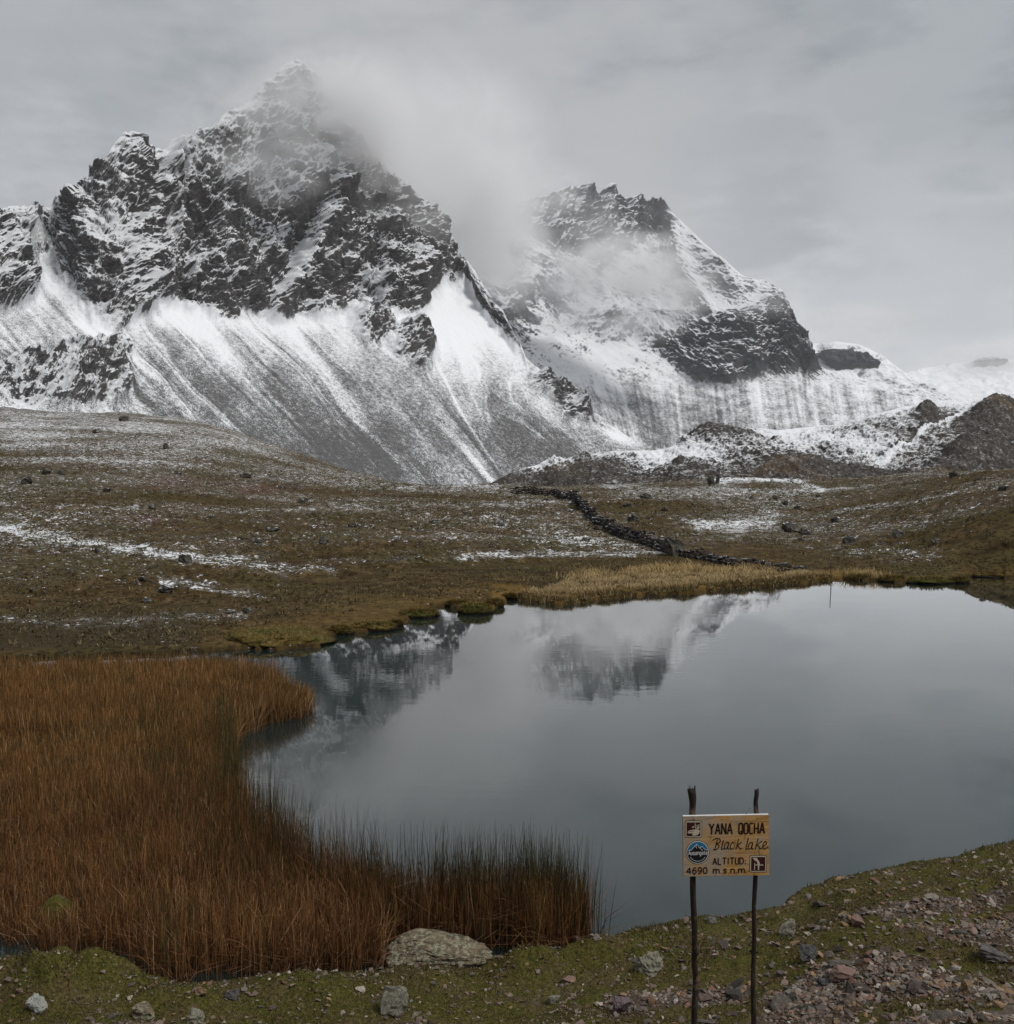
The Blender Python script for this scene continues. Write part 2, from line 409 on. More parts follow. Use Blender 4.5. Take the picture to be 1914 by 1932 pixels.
def P3(u, v, Y):
    a, b = ray(u, v)
    return (float(a) * Y, Y, EYE + float(b) * Y)
CTRL = [(0, 0.5, 3.4), (-4, 1, 3.2), (5, 1, 3.7), (0, 4, 2.25), (-3, 4, 1.9), (3.5, 4, 2.55), (0, 6.4, .98), (1.3, 6.5, 1.02), (-3, 6.5, .80), (3.3, 6.3, 1.35),
        (0, -8, 5.0), (-10, -6, 5.2), (10, -6, 5.6), (-9, 3, 2.0), (9, 4, 2.4), (-14, 8, .6), (14, 10, .9), (0, -40, 9), (-40, -20, 9), (40, -20, 9), (-60, 10, 8), (60, 10, 4),
        (-200, -100, 22), (200, -100, 22), (0, -300, 30), (300, 60, 12), (-300, 80, 34), (0, -1500, 40), (-1500, 200, 60), (1500, 200, 30), (-2500, 1500, 60), (2500, 1500, 30)]
for (u, v, Y) in [(957, 1932, 8.25), (500, 1932, 8.3), (0, 1932, 8.25), (-200, 1932, 8.2), (1310, 1932, 7.8), (1600, 1932, 7.35), (1914, 1932, 7.0), (2100, 1932, 6.9),
                  (1914, 1750, 9.35), (1600, 1800, 8.75), (1600, 1720, 9.75), (1914, 1650, 10.9), (2100, 1700, 9.9), (1300, 1840, 9.05), (700, 1900, 8.65),
                  # left hill
                  (0, 1200, 26), (0, 1130, 32), (0, 1060, 40), (0, 1000, 50), (0, 940, 68), (0, 900, 86), (0, 850, 116), (0, 800, 155), (0, 772, 195),
                  (-400, 1100, 34), (-400, 950, 60), (-400, 800, 120), (-400, 740, 200), (200, 782, 195), (200, 830, 135), (200, 900, 88), (200, 1000, 51), (200, 1100, 34.5), (200, 1180, 28),
                  (400, 803, 190), (400, 850, 128), (400, 920, 84), (400, 1000, 53), (400, 1100, 35.5), (400, 1170, 29.5), (510, 838, 182), (600, 870, 172), (600, 920, 100), (600, 1000, 55), (600, 1100, 36.5), (600, 1160, 31.5),
                  (680, 898, 155), (740, 913, 135), (800, 917, 125), (800, 960, 74), (800, 1040, 46), (800, 1110, 36),
                  (900, 917, 122), (940, 915, 122), (1000, 930, 105), (1000, 980, 65), (1000, 1060, 43), (1000, 1105, 37.5), (1080, 938, 100), (1200, 925, 108), (1200, 960, 76), (1200, 1020, 53), (1200, 1080, 41),
                  (1340, 905, 128), (1430, 907, 125), (1535, 915, 116), (1535, 960, 78), (1535, 1010, 56), (1535, 1060, 44.5), (1640, 910, 120), (1720, 898, 132), (1800, 891, 128), (1914, 889, 108), (1914, 905, 72), (1914, 930, 53), (1914, 980, 43.8), (1914, 1030, 40.2), (1914, 1060, 38.8), (1750, 1050, 42), (1750, 1000, 49), (1750, 940, 68),
                  (2200, 880, 95), (2200, 930, 50), (2200, 980, 42), (2200, 1040, 38)]:
    CTRL.append(P3(u, v, Y))
# behind the crest the ground falls away to the valley
for (u, Y, z) in [(-400, 330, 14), (0, 330, 8), (200, 320, 7), (400, 310, 4), (600, 290, -3), (740, 220, -8), (900, 200, -8), (1000, 190, -9), (1200, 200, -9), (1430, 210, -8), (1640, 210, -7), (1914, 240, -4), (2200, 240, -3),
                  (0, 600, -10), (500, 600, -30), (957, 600, -36), (1500, 600, -36), (1914, 600, -30), (0, 1500, -60), (957, 1500, -90), (1914, 1500, -90), (0, 4000, -120), (957, 4000, -150), (1914, 4000, -150)]:
    a, b = ray(u, 900); CTRL.append((float(a) * Y, Y, z))
for i, (x, y) in enumerate(LAKE):
    if (0.3 < y < 60) and -17 < x < 34: CTRL.append((x, y, 0.10))
for (x, y) in [(-0.5, -60), (0.5, -60), (-2, -1500), (2, -1500)]: CTRL.append((x, y, 11 if y > -100 else 40))
def warp(x, y):
    r = np.hypot(x, y) + 0.6
    return np.arctan2(x, y) * 2.2, np.log(r)
CT = np.array(CTRL)
_a, _b = warp(CT[:, 0], CT[:, 1])
TX = np.stack([_a, _b], 1)
def _k(d2): return 0.5 * d2 * np.log(np.maximum(d2, 1e-12))
def _tps():
    n = len(TX)
    d2 = ((TX[:, None] - TX[None]) ** 2).sum(-1)
    A = np.zeros((n + 3, n + 3)); A[:n, :n] = _k(d2) + np.eye(n) * 2e-4
    A[:n, n] = 1; A[:n, n + 1:] = TX; A[n:, :n] = A[:n, n:].T
    # heights are fitted as elevation slopes so that far and near points weigh alike
    sl = (CT[:, 2] - EYE) / (np.hypot(CT[:, 0], CT[:, 1]) + 0.6)
    return np.linalg.solve(A, np.concatenate([sl, np.zeros(3)]))
TW = _tps()
def ztps(x, y):
    x = np.asarray(x, float); y = np.asarray(y, float); shp = np.broadcast(x, y).shape
    x = np.broadcast_to(x, shp).ravel(); y = np.broadcast_to(y, shp).ravel()
    a, b = warp(x, y); r = np.full(len(a), TW[-3]) + a * TW[-2] + b * TW[-1]
    for s in range(0, len(a), 60000):
        e = slice(s, s + 60000)
        d2 = (a[e, None] - TX[None, :, 0]) ** 2 + (b[e, None] - TX[None, :, 1]) ** 2
        r[e] += _k(d2) @ TW[:-3]
    return (EYE + r * (np.hypot(x, y) + 0.6)).reshape(shp)
def shore_sd(x, y):
    """signed distance to the lake's edge, negative over the water"""
    x = np.asarray(x, float); y = np.asarray(y, float)
    sd = np.full(np.broadcast(x, y).shape, 50.0)
    m = (np.abs(x) < 90) & (y > 2) & (y < 90)
    xx, yy = np.broadcast_to(x, sd.shape)[m], np.broadcast_to(y, sd.shape)[m]
    d = seg_dist(xx, yy, LAKE_A, True)
    sd[m] = np.where(inside(xx, yy, LAKE_A), -d, d)
    return sd
MOUNDS = []                                   # low turf cushions on the near bank: x, y, radius x, radius y, height
for (u, v, wx, wy, h) in [(10, 1864, .70, .38, .14), (75, 1880, .45, .3, .12), (195, 1852, .42, .28, .24), (110, 1722, .30, .22, .30), (75, 1905, .22, .16, .12), (580, 1868, .55, .25, .10), (800, 1852, .42, .16, .06), (1010, 1828, .38, .22, .14),
                          (1130, 1800, .45, .2, .10), (1560, 1690, .4, .22, .06), (330, 1890, .35, .2, .07), (1220, 1775, .5, .25, .05), (1640, 1672, .5, .2, .03), (1760, 1650, .4, .2, .03)]:
    x, y = on_plane(u, v, 0.1); MOUNDS.append((float(x), float(y), wx, wy, h))
def terrace(x, y):
    """little steps trodden along the slopes: height 0..1 and a mask of the bare risers"""
    ph = (y + 2.2 * fbm(x / 9, y / 9, 4, 3)) / (1.6 + .012 * y) + x * .05
    f = ph - np.floor(ph); m = sstep(fbm(x / 14, y / 10, 8.8, 3), -0.25, .35) * sstep(np.hypot(x, y), 26, 40)
    return np.where(f < .82, f / .82, (1 - f) / .18) * m, (f > .80) * m
def zground(x, y, fine=True):
    x = np.asarray(x, float); y = np.asarray(y, float)
    z = ztps(x, y); sd = shore_sd(x, y); r = np.hypot(x, y)
    nearw = 1 - sstep(y, 13.5, 18.0)                           # 1 on our own bank
    if fine:
        dry = sstep(sd, 0.0, 0.6)
        z = z + (0.07 * fbm(x / 1.1, y / 1.1, 0, 3) + 0.034 * fbm(x / .22, y / .22, 3.3, 3)) * nearw * dry * sstep(r, 1.5, 4)
        farw = (1 - nearw) * dry * sstep(sd, 0, 8)
        z = z + farw * (0.14 * fbm(x / 2.2, y / 2.2, 0, 4, .6) + 0.5 * fbm(x / 17.0, y / 17.0, 7.7, 3) * sstep(r, 35, 90) + 0.10 * ridged(x / 1.3, y / 2.5, 2.2, 2) * sstep(r, 25, 60))
        # cattle-trodden terracettes on the slopes
        z = z + farw * 0.22 * terrace(x, y)[0]
        z = z + (1 - nearw) * dry * sstep(9, 2, sd) * (.16 * np.clip(fbm(x / 1.1, y / 1.4, 6.6, 3), -.2, 1) + .05)
    for (mx, my, wx, wy, h) in MOUNDS:
        d2 = ((x - mx) / wx) ** 2 + ((y - my) / wy) ** 2
        z = z + 1.5 * h * np.exp(-d2 * 1.3) * (1 + 0.25 * perlin(x * 6, y * 6, 1.0))
    # the turf edge is a little step with a ragged lip
    ed = sd + (0.10 * fbm(x / .5, y / .5, 1.1, 3) if fine else 0) * sstep(r, 6, 8) * (1 + 1.5 * (1 - nearw))
    lip = 0.05 + 0.07 * sstep(ed, 0.0, 0.35)
    z = np.where((sd < 6), np.maximum(z, lip + np.minimum(ed, 2) * 0.01), z)
    lowpond = (r < 75) & (sd >= 6)
    z = np.where(lowpond, np.maximum(z, 0.14), z)
    beyond = sstep(r, 235, 330) * sstep(y, 0, 60)
    z = np.where(beyond > 0, z + beyond * (np.minimum(z, EYE - .062 * r) - z), z)
    w = sstep(ed, -0.10, 0.03)
    bed = -np.minimum(0.06 + 0.5 * np.maximum(-ed, 0), 1.4)
    # turf mounds standing in the reed margin
    top = np.full(np.shape(z), -1e6)
    for (mx, my, wx, wy, h) in MOUNDS[:4]:
        d2 = ((x - mx) / wx) ** 2 + ((y - my) / wy) ** 2
        top = np.maximum(top, np.where(d2 < 3, (h + .05) * np.exp(-d2 * 1.3) - 0.06 + 0.03 * perlin(x * 7, y * 7, 5.0), -1e6))
    return np.maximum(bed + w * (z - bed), top)
def hit(u, v, zoff=0.0, ymin=3.0, ymax=330.0):
    """where the line of sight meets the ground"""
    a, b = ray(u, v); Y = np.geomspace(ymin, ymax, 500)
    zz = np.maximum(zground(a * Y, Y, False), 0.0) + zoff
    k = np.nonzero(zz >= EYE + b * Y)[0]
    if not len(k): return None
    k = k[0]
    if k == 0: return Vector((a * Y[0], Y[0], zz[0]))
    f0 = zz[k - 1] - EYE - b * Y[k - 1]; f1 = zz[k] - EYE - b * Y[k]
    t = -f0 / (f1 - f0); y = Y[k - 1] + t * (Y[k] - Y[k - 1])
    return Vector((a * y, y, EYE + b * y - zoff))
def zat(x, y): return float(zground(np.array([x]), np.array([y]))[0])

# gravel on the near bank, in picture terms of the ground it lies on
GRAVEL_POLY = [[(1430, 1950), (1450, 1880), (1560, 1810), (1620, 1760), (1700, 1770), (1780, 1760), (1914, 1715), (2300, 1640), (2300, 1950), (1420, 1990)], [(1500, 1775), (1620, 1735), (1760, 1700), (1900, 1665), (1914, 1690), (1760, 1730), (1620, 1765)],
               [(940, 1940), (1050, 1895), (1150, 1852), (1270, 1828), (1420, 1840), (1380, 1870), (1220, 1885), (1120, 1932)],
               [(620, 1940), (660, 1895), (760, 1870), (900, 1880), (990, 1905), (940, 1940)],
               [(120, 1932), (170, 1895), (300, 1890), (330, 1932)], [(340, 1932), (520, 1905), (640, 1905), (640, 1932)]]
def gravel_amount(x, y):
    u, v = unproject(x, y, np.full(np.shape(x), 0.4))
    g = np.zeros(np.shape(x))
    for p in GRAVEL_POLY:
        d = seg_dist(u, v, p, True); s = np.where(inside(u, v, p), d, -d)
        g = np.maximum(g, sstep(s, -22, 16))
    g = np.where(y < 7.0, np.maximum(g, .8), g)
    g = g * np.clip(1.05 - 1.0 * sstep(fbm(x / 1.5, y / .9, 12.4, 3), .05, .5), .08, 1)
    return g * (y < 13)
def snow_capsules(u, v):
    s = np.zeros(np.shape(u)); u0, v0 = u, v
    u = u + 34 * fbm(u0 / 60, v0 / 14, 1.5, 3) + 14 * perlin(u0 / 12, v0 / 4, 3.5); v = v + 9 * fbm(u0 / 50, v0 / 12, 8.5, 3) + 3 * perlin(u0 / 9, v0 / 4, 5.5)
    for pts, w, amt in [([(-200, 985), (0, 1000), (120, 1018), (280, 1040), (400, 1055), (520, 1068)], 9, .62), ([(430, 1058), (540, 1070), (620, 1078)], 14, .62), ([(520, 1075), (540, 1100)], 16, .40),
                        ([(300, 1100), (360, 1103), (440, 1118), (500, 1128)], 11, .72), ([(0, 1166), (90, 1176), (220, 1172), (360, 1165), (480, 1155)], 11, .48),
                        ([(840, 1052), (960, 1050), (1100, 1045), (1250, 1044)], 9, .70), ([(640, 1060), (840, 1052)], 8, .30), ([(1000, 1000), (1080, 1012), (1180, 1030), (1240, 1046)], 18, .40), ([(940, 970), (1060, 975), (1150, 1010)], 26, .22),
                        ([(1300, 992), (1380, 988), (1460, 984)], 15, .55), ([(1590, 1042), (1680, 1044), (1760, 1047)], 14, .62), ([(1480, 1050), (1600, 1030)], 12, .15), ([(1360, 905), (1440, 906), (1540, 916)], 7, .65),
                        ([(740, 914), (820, 915), (930, 914)], 6, .45), ([(0, 1020), (200, 1035)], 12, .22), ([(680, 930), (900, 960)], 40, .10), ([(0, 800), (500, 850)], 45, .12), ([(60, 830), (350, 850)], 60, .10),
                        ([(1160, 925), (1330, 935), (1400, 920)], 14, .22), ([(830, 1118), (880, 1118)], 4, .3)]:
        s = np.maximum(s, amt * np.exp(-(seg_dist(u, v, pts) / w) ** 2))
    return s

def build_ground():
    az_in = np.linspace(math.radians(-33), math.radians(33), 860)
    az_l = np.linspace(-math.pi, math.radians(-33), 60)[:-1]; az_r = np.linspace(math.radians(33), math.pi, 60)[1:]
    az = np.concatenate([az_l, az_in, az_r])
    R = np.concatenate([np.linspace(0.5, 6.5, 14)[:-1], np.geomspace(6.5, 13.5, 210)[:-1], np.geomspace(13.5, 23, 50)[:-1], np.geomspace(23, 60, 210)[:-1], np.geomspace(60, 220, 190)[:-1], np.geomspace(220, 6000, 40)])
    A, RR = np.meshgrid(az, R)
    X = np.sin(A) * RR; Y = np.cos(A) * RR
    Z = zground(X, Y)
    sd = shore_sd(X, Y)
    U, V = unproject(X, np.maximum(Y, 1e-3), Z)
    front = (Y > 1)
    far = sstep(Y, 14, 18) + (~front)
    snow = np.where(front, snow_capsules(U, V), 0.1)
    base = 0.075 + 0.28 * fbm(X / 16, Y / 12, 0, 4, .6) + 0.10 * sstep(RR, 45, 150) + .13 * sstep(V, 900, 800) * sstep(U, 640, 300)
    wetness = sstep(sd, 14, 4) * (Y > 14)
    snow = np.clip(base - 0.34 * wetness, -0.4, .46) + snow * .9
    gold = (.35 + .65 * (U > 930) * (U < 1600)) * sstep(3.4 - sd + fbm(X / 1.5, Y / 1.5, 2, 2) * 1.3, 0, 2.0) * (Y > 20) * (U < 1000) * sstep(U + 60 * fbm(X / 2, Y / 2, 4, 2), 320, 480) + np.where(U > 1590, .3, .9) * sstep(np.where(U > 1590, .7, 2.0) - sd, 0, 1) * (Y > 26) * (U >= 1000) 
    mud = sstep(sd, 0.2, 1.2) * sstep(7.5 - sd + 1.5 * fbm(X / 2, Y / 3, 9, 2), 0, 2) * sstep(U, 460, 300) * (Y > 14)
    red = np.zeros_like(U)
    for (u, v, w, h) in [(275, 985 - 5, 45, 9), (480, 925, 45, 12), (330, 910, 40, 10), (150, 1290 - 100, 1, 1)]:
        red = np.maximum(red, 0.8 * np.exp(-(((U - u) / w) ** 2 + ((V - v) / h) ** 2)))
    wet = sstep(0.16 - Z, 0.02, 0.12) * (Z > -3) * (RR < 70) * sstep(0.35 - sd, 0, .25)
    me = raw_mesh('ground', np.stack([X, Y, Z], -1).reshape(-1, 3), _drop(grid_faces(*A.shape), sd), True, M_GROUND,
                  dict(snow=snow, far=far, gold=np.clip(gold, 0, 1), mud=np.clip(mud, 0, 1), red=red, wet=np.clip(wet, 0, 1), gravel=gravel_amount(X, Y), riser=terrace(X, Y)[1] * (sd > 1)))
    return link('ground', me, kind='structure')
def _drop(f, sd):
    s = sd.ravel()
    return f[(s[f] > -2.5).any(1)][:, ::-1]
GROUND = build_ground()

# lake: one level sheet
lake_me = raw_mesh('lake', np.array([(-60, 7, 0), (70, 7, 0), (70, 62, 0), (-60, 62, 0)], float), np.array([[0, 1, 2, 3]]), False, M_LAKE)
LAKE_O = link('lake', lake_me, kind='structure')

# ------------------------------------------------------------------ mountains
def relief(us, foot, ridge, y0, nv, steep, back=26, back_drop=1.0):
    """mountain face built column by column: from the foot (picture height foot(u), distance y0(u)) it climbs with
    slope steep(U, V) up to the skyline ridge(u), then falls away behind"""
    nu = len(us); T = np.linspace(0, 1, nv)[:, None]
    vf, vr = foot(us)[None], ridge(us)[None]
    V = vf + (vr - vf) * T; U = np.broadcast_to(us[None], V.shape)
    a, b = ray(U, V)
    S = steep(U, V, T)
    Y = np.zeros_like(V); Y[0] = y0(us)
    for j in range(nv - 1):
        s = np.maximum(0.5 * (S[j] + S[j + 1]) - 0.5 * (b[j] + b[j + 1]), 0.05)
        Y[j + 1] = Y[j] + Y[j] * np.maximum(b[j + 1] - b[j], 0) / s
    P = np.stack([a * Y, Y, EYE + b * Y], -1)
    return U, V, P
def add_back(P, N, depth, drop):
    """far side of the mountain, so that it is a body and not a sheet"""
    top = P[-1]; rows = [P]
    for t in (0.02, 0.06, 0.15, 0.35, 0.7, 1.0):
        q = top.copy(); q[:, 1] += depth * t; q[:, 0] *= q[:, 1] / top[:, 1]
        base = np.minimum(top[:, 2], -80)
        q[:, 2] = top[:, 2] + (base - top[:, 2]) * (t ** 1.15)
        rows.append(q[None])
    return np.concatenate(rows, 0)
def extend(a, n=6): return np.concatenate([a, np.repeat(a[-1:], n, 0)], 0)
def union_mask(U, V, polys, jit, seed, soft=3.0):
    ju = U + jit * fbm(U / 26, V / 26, seed, 3); jv = V + jit * fbm(U / 26, V / 26, seed + 9, 3)
    m = np.zeros(U.shape)
    for p in polys: m = np.maximum(m, inside(ju, jv, p))
    return m

def main_mountain():
    ridge_pts = [(-320, 330), (-200, 372), (-100, 392), (0, 398), (30, 395), (60, 393), (95, 388), (105, 376), (130, 370), (150, 350), (165, 338), (180, 320), (200, 297), (215, 275), (226, 260), (232, 254), (247, 252), (258, 258), (266, 272), (285, 284), (312, 280),
                 (322, 264), (345, 257), (352, 262), (370, 249), (400, 240), (412, 236), (420, 220), (440, 205), (470, 190), (488, 172), (500, 158), (515, 145), (530, 130), (545, 121), (560, 117), (580, 125), (600, 145),
                 (615, 165), (640, 205), (670, 250), (700, 285), (725, 305), (745, 325), (770, 355), (800, 378), (830, 405), (850, 440), (870, 475), (882, 488), (890, 500), (905, 530), (930, 560), (950, 590), (965, 620), (985, 656), (992, 676), (1010, 690),
                 (1050, 714), (1100, 755), (1150, 800), (1200, 832), (1240, 852), (1300, 880)]
    foot_pts = [(-320, 860), (0, 860), (200, 865), (400, 890), (600, 930), (730, 950), (950, 950), (1100, 920), (1240, 890), (1300, 905)]
    ROCK = [[(-400, -50), (1000, -50), (1000, 640), (990, 668), (975, 655), (955, 640), (930, 610), (908, 585), (893, 548), (872, 530), (852, 545), (832, 515), (815, 545), (800, 562), (800, 588), (760, 600), (740, 590), (722, 600), (695, 578), (660, 572), (640, 588),
             (600, 604), (580, 600), (562, 588), (545, 608), (515, 612), (490, 596), (455, 586), (446, 614), (420, 600), (375, 583), (345, 578), (310, 572), (290, 566), (263, 608), (246, 588), (236, 628), (206, 612), (172, 580), (140, 540), (112, 515), (95, 480), (82, 468), (70, 500), (62, 555), (30, 582), (0, 590), (-400, 600)],
            [(655, 600), (675, 582), (700, 590), (735, 605), (745, 625), (740, 640), (700, 658), (680, 640)],
            [(740, 640), (760, 615), (800, 622), (818, 650), (815, 675), (790, 702), (765, 690), (740, 665)],
            [(1005, 712), (1030, 712), (1060, 733), (1090, 758), (1114, 785), (1105, 797), (1070, 780), (1040, 755), (1015, 735)],
            [(-400, 690), (0, 700), (70, 688), (120, 660), (170, 655), (215, 648), (245, 660), (240, 700), (246, 740), (215, 762), (150, 772), (60, 768), (0, 745), (-400, 740)]]
    us = np.linspace(-320, 1300, 930); nv = 620
    foot, rg = curve(foot_pts), curve(ridge_pts)
    ridge = lambda u: rg(u) + sstep(-u, -985, -960) * (6.5 * fbm(u / 21.0, 0.3, 0.1, 4, .6))
    y0 = curve([(-320, 640), (0, 720), (400, 860), (730, 960), (950, 1060), (1240, 1280), (1300, 1330)])
    def steep(U, V, T):
        m = np.zeros(U.shape)
        for p in ROCK[:1]: m = np.maximum(m, inside(U, V, p))
        m = blur2(m, 12)
        return 0.64 + 0.85 * m
    U, V, P = relief(us, foot, ridge, y0, nv, steep)
    rock = union_mask(U, V, ROCK, 7.0, 3.1)
    lowleft = inside(U, V, ROCK[4]) * rock
    rs = blur2(rock, 2); rb = blur2(rock, 7)
    N = normals(P); N *= np.sign(-N[..., 1:2])
    Ns = np.stack([blur2(N[..., i], 14) for i in range(3)], -1); Ns /= np.linalg.norm(Ns, axis=-1, keepdims=True)
    X, Y, Z = P[..., 0], P[..., 1], P[..., 2]
    # rock: buttresses and gullies, strata dipping to the right, ledges, grain
    wx = 9 * fbm(X / 70, Y / 70, Z / 70, 2)
    q = Z * math.cos(.42) + X * math.sin(.42) + wx                       # across the strata
    s = X * math.cos(.42) - Z * math.sin(.42)
    g = X * math.cos(.60) + Z * math.sin(.60)                            # the gullies run down to the left
    buttress = ridged(g / 78 + .3 * fbm(X / 90, Z / 90, 1, 2), (Z - X * .5) / 260, Y / 300, 3, .5)
    crag = ridged(X / 30, Y / 40, Z / 34, 4, .55)
    lam = 8.5
    ph = q / lam + 1.1 * fbm(X / 28, Y / 28, Z / 28, 3)
    saw = ph - np.floor(ph); ledge = np.where(saw < .75, saw / .75, (1 - saw) / .25)
    ph2 = q / 3.1 + 1.6 * fbm(X / 10, Y / 10, Z / 10, 2)
    saw2 = ph2 - np.floor(ph2); ledge2 = np.where(saw2 < .7, saw2 / .7, (1 - saw2) / .3)
    grain = fbm(s / 6.0, Y / 6.0, q / 2.6, 4, .62)
    calm = .45 + .75 * sstep(fbm(X / 70, Y / 70, Z / 55, 3), -.35, .45)                  # some faces are smooth, others shattered
    colw = g / 52 + .8 * fbm(X / 60, Y / 60, Z / 60, 3); cid = np.floor(colw); cof = np.modf(np.sin(cid * 12.9898 + 4.1) * 437.58)[0]
    ph0 = q / 46 + cof + .55 * fbm(X / 55, Y / 55, Z / 55, 3); saw0 = ph0 - np.floor(ph0)
    block = np.where(saw0 < .58, saw0 / .58, (1 - saw0) / .42) - .5 - .55 * np.exp(-((colw - cid - .5) / .5) ** 2 * -1.0 + -1.0)
    d = rb * 14.0 * block + rb * (17.0 * (buttress - .35) + 8.0 * (crag - .5) + 3.0 * (ridged(X / 13, Y / 16, Z / 14, 3, .55) - .4)) + rs * calm * (1.9 * (ledge - .5) * (0.3 + .7 * sstep(fbm(X / 40, Y / 40, Z / 40, 2), -.3, .5)) + 1.0 * (ledge2 - .5) + 1.9 * grain + 1.8 * fbm(X / 8, Y / 8, Z / 6.5, 4, .6))
    # hand placed gullies (negative) and ribs (positive)
    for pts, w, amt in [([(617, 335), (605, 385), (575, 430), (548, 500), (505, 565)], 13, -20), ([(640, 340), (632, 400), (590, 470), (560, 545), (520, 600)], 16, 15), ([(430, 330), (385, 400), (358, 455), (340, 520)], 15, -14),
                        ([(470, 330), (430, 390), (415, 470), (450, 560)], 22, 12), ([(240, 262), (222, 330), (175, 410), (150, 480)], 18, 7), ([(290, 300), (262, 380), (225, 440), (230, 520)], 16, -12), ([(330, 285), (300, 360), (290, 440), (275, 520), (262, 590)], 20, 12),
                        ([(700, 330), (735, 420), (780, 500), (805, 560)], 18, 12), ([(690, 420), (720, 500), (700, 560)], 16, -10), ([(760, 400), (820, 470), (850, 520)], 14, -9), ([(80, 400), (75, 470), (80, 520)], 12, -10), ([(560, 130), (540, 200), (560, 290), (600, 340)], 24, 10)]:
        dd = seg_dist(U, V, pts); d += rb * amt * np.exp(-(dd / w) ** 2) * (0.8 + .3 * perlin(X / 12, Y / 12, Z / 12))
    # the broad faces: bare steep ones and snow laden shelves, as they lie on this mountain
    c1 = lambda pts: [(x * .345, 94.3 + y * .345) for x, y in pts]
    c2 = lambda pts: [(471.6 + x * .345, 283 + y * .345) for x, y in pts]
    bare = [c1(q) for q in ([(650, 480), (715, 490), (690, 560), (600, 630), (565, 610)], [(350, 930), (500, 920), (515, 1000), (440, 1060), (360, 1050)], [(530, 870), (640, 820), (695, 800), (640, 880), (560, 900)], [(700, 1000), (830, 930), (925, 990), (880, 1045), (740, 1045)],
            [(1030, 960), (1180, 890), (1225, 1000), (1210, 1080), (1100, 1070), (1010, 1000)], [(1220, 770), (1390, 740), (1415, 800), (1340, 880), (1250, 810)], [(1590, 890), (1775, 720), (1760, 880), (1700, 1000), (1630, 970)], [(1370, 560), (1600, 600), (1590, 690), (1440, 690)], [(1200, 1220), (1340, 1200), (1405, 1300), (1330, 1330), (1230, 1270)],
            [(840, 1290), (1000, 1220), (1110, 1290), (1080, 1410), (900, 1390)], [(560, 1230), (710, 1240), (650, 1300), (590, 1300)], [(1580, 1280), (1780, 1260), (1800, 1440), (1640, 1430)], [(0, 1380), (180, 1260), (195, 1320), (60, 1430), (0, 1440)], [(0, 880), (75, 875), (75, 915), (0, 920)], [(180, 860), (285, 845), (285, 915), (200, 890)], [(300, 980), (345, 960), (350, 1040), (300, 1060)], [(430, 1160), (540, 1170), (520, 1260), (420, 1240)])]
    bare += [c2(q) for q in ([(430, 640), (600, 640), (590, 760), (480, 870), (420, 770)], [(365, 260), (415, 150), (425, 240), (380, 340)], [(620, 650), (690, 560), (765, 620), (700, 690)], [(915, 650), (995, 680), (985, 840), (930, 800)], [(1235, 840), (1385, 880), (1395, 970), (1280, 900)], [(700, 260), (800, 250), (780, 360), (710, 340)], [(20, 640), (140, 560), (180, 640), (60, 740)])]
    laden = [c1(q) for q in ([(850, 665), (960, 605), (1085, 585), (1060, 635), (930, 670)], [(515, 965), (620, 905), (665, 950), (600, 1010), (525, 1010)], [(640, 800), (790, 785), (850, 840), (760, 855), (640, 860)], [(1170, 765), (1260, 685), (1390, 695), (1330, 745), (1230, 745)], [(1410, 795), (1560, 745), (1650, 755), (1580, 840), (1440, 860)], [(1630, 615), (1770, 640), (1810, 710), (1720, 695)], [(1600, 1140), (1690, 1005), (1770, 1060), (1650, 1140)],
            [(635, 1045), (760, 1085), (840, 1145), (720, 1140), (655, 1095)], [(195, 1150), (240, 1150), (345, 1300), (260, 1335), (195, 1260)], [(495, 1250), (630, 1310), (600, 1340), (515, 1300)], [(915, 965), (1000, 975), (1070, 1055), (960, 1010)], [(1075, 870), (1160, 785), (1200, 755), (1140, 860), (1085, 900)], [(625, 1315), (760, 1245), (840, 1290), (720, 1340)], [(0, 930), (250, 930), (270, 1010), (150, 1080), (0, 1000)], [(0, 1060), (160, 1120), (100, 1200), (0, 1180)])]
    laden += [c2(q) for q in ([(600, 700), (745, 655), (770, 700), (640, 800), (550, 765)], [(840, 555), (945, 555), (935, 615), (860, 605)], [(725, 415), (805, 465), (805, 530), (735, 495)], [(930, 640), (980, 640), (975, 680), (930, 670)])]
    m_bare = blur2(union_mask(U, V, bare, 5.0, 1.9), 3); m_laden = blur2(union_mask(U, V, laden, 6.0, 2.9), 3)
    d -= rb * (6.0 * m_bare - 3.0 * m_laden)
    for p in ROCK[1:4]: d += 9.0 * blur2(inside(U, V, p).astype(float), 5)
    d += 5.0 * blur2(lowleft.astype(float), 6)
    # scree: faint chutes down the fall line
    vv = np.linspace(560, 960, 60); ss = np.linspace(-700, 1400, 420)
    ks = np.interp(ss, [-700, 0, 380, 560, 680, 760, 815, 845, 880, 930, 990, 1400], [1.0, .98, .92, .90, .86, .62, .32, .40, .72, 1.08, 1.30, 1.45])
    SS = np.zeros_like(U)
    SS = np.array(U)
    for _ in range(14):                                                  # u = s + k(s)(v-600)
        SS = U - np.interp(SS, ss, ks) * (V - 600.0)
    SS = SS + 16 * fbm(SS / 60, V / 130, 4.9, 3) + 3 * fbm(SS / 9, V / 40, 2.2, 2)
    st = 0.62 * perlin(SS / 50, V / 700, 1.1) + .46 * perlin(SS / 19, V / 420, 2.2) + .30 * perlin(SS / 7.5, V / 260, 3.3) + .20 * perlin(SS / 3.4, V / 170, 4.4)
    rill = np.clip(1 - np.abs(perlin(SS / 22, V / 900, 8.4)) * 7, 0, 1) * sstep(perlin(SS / 40, V / 140, 9.2), -.15, .25)
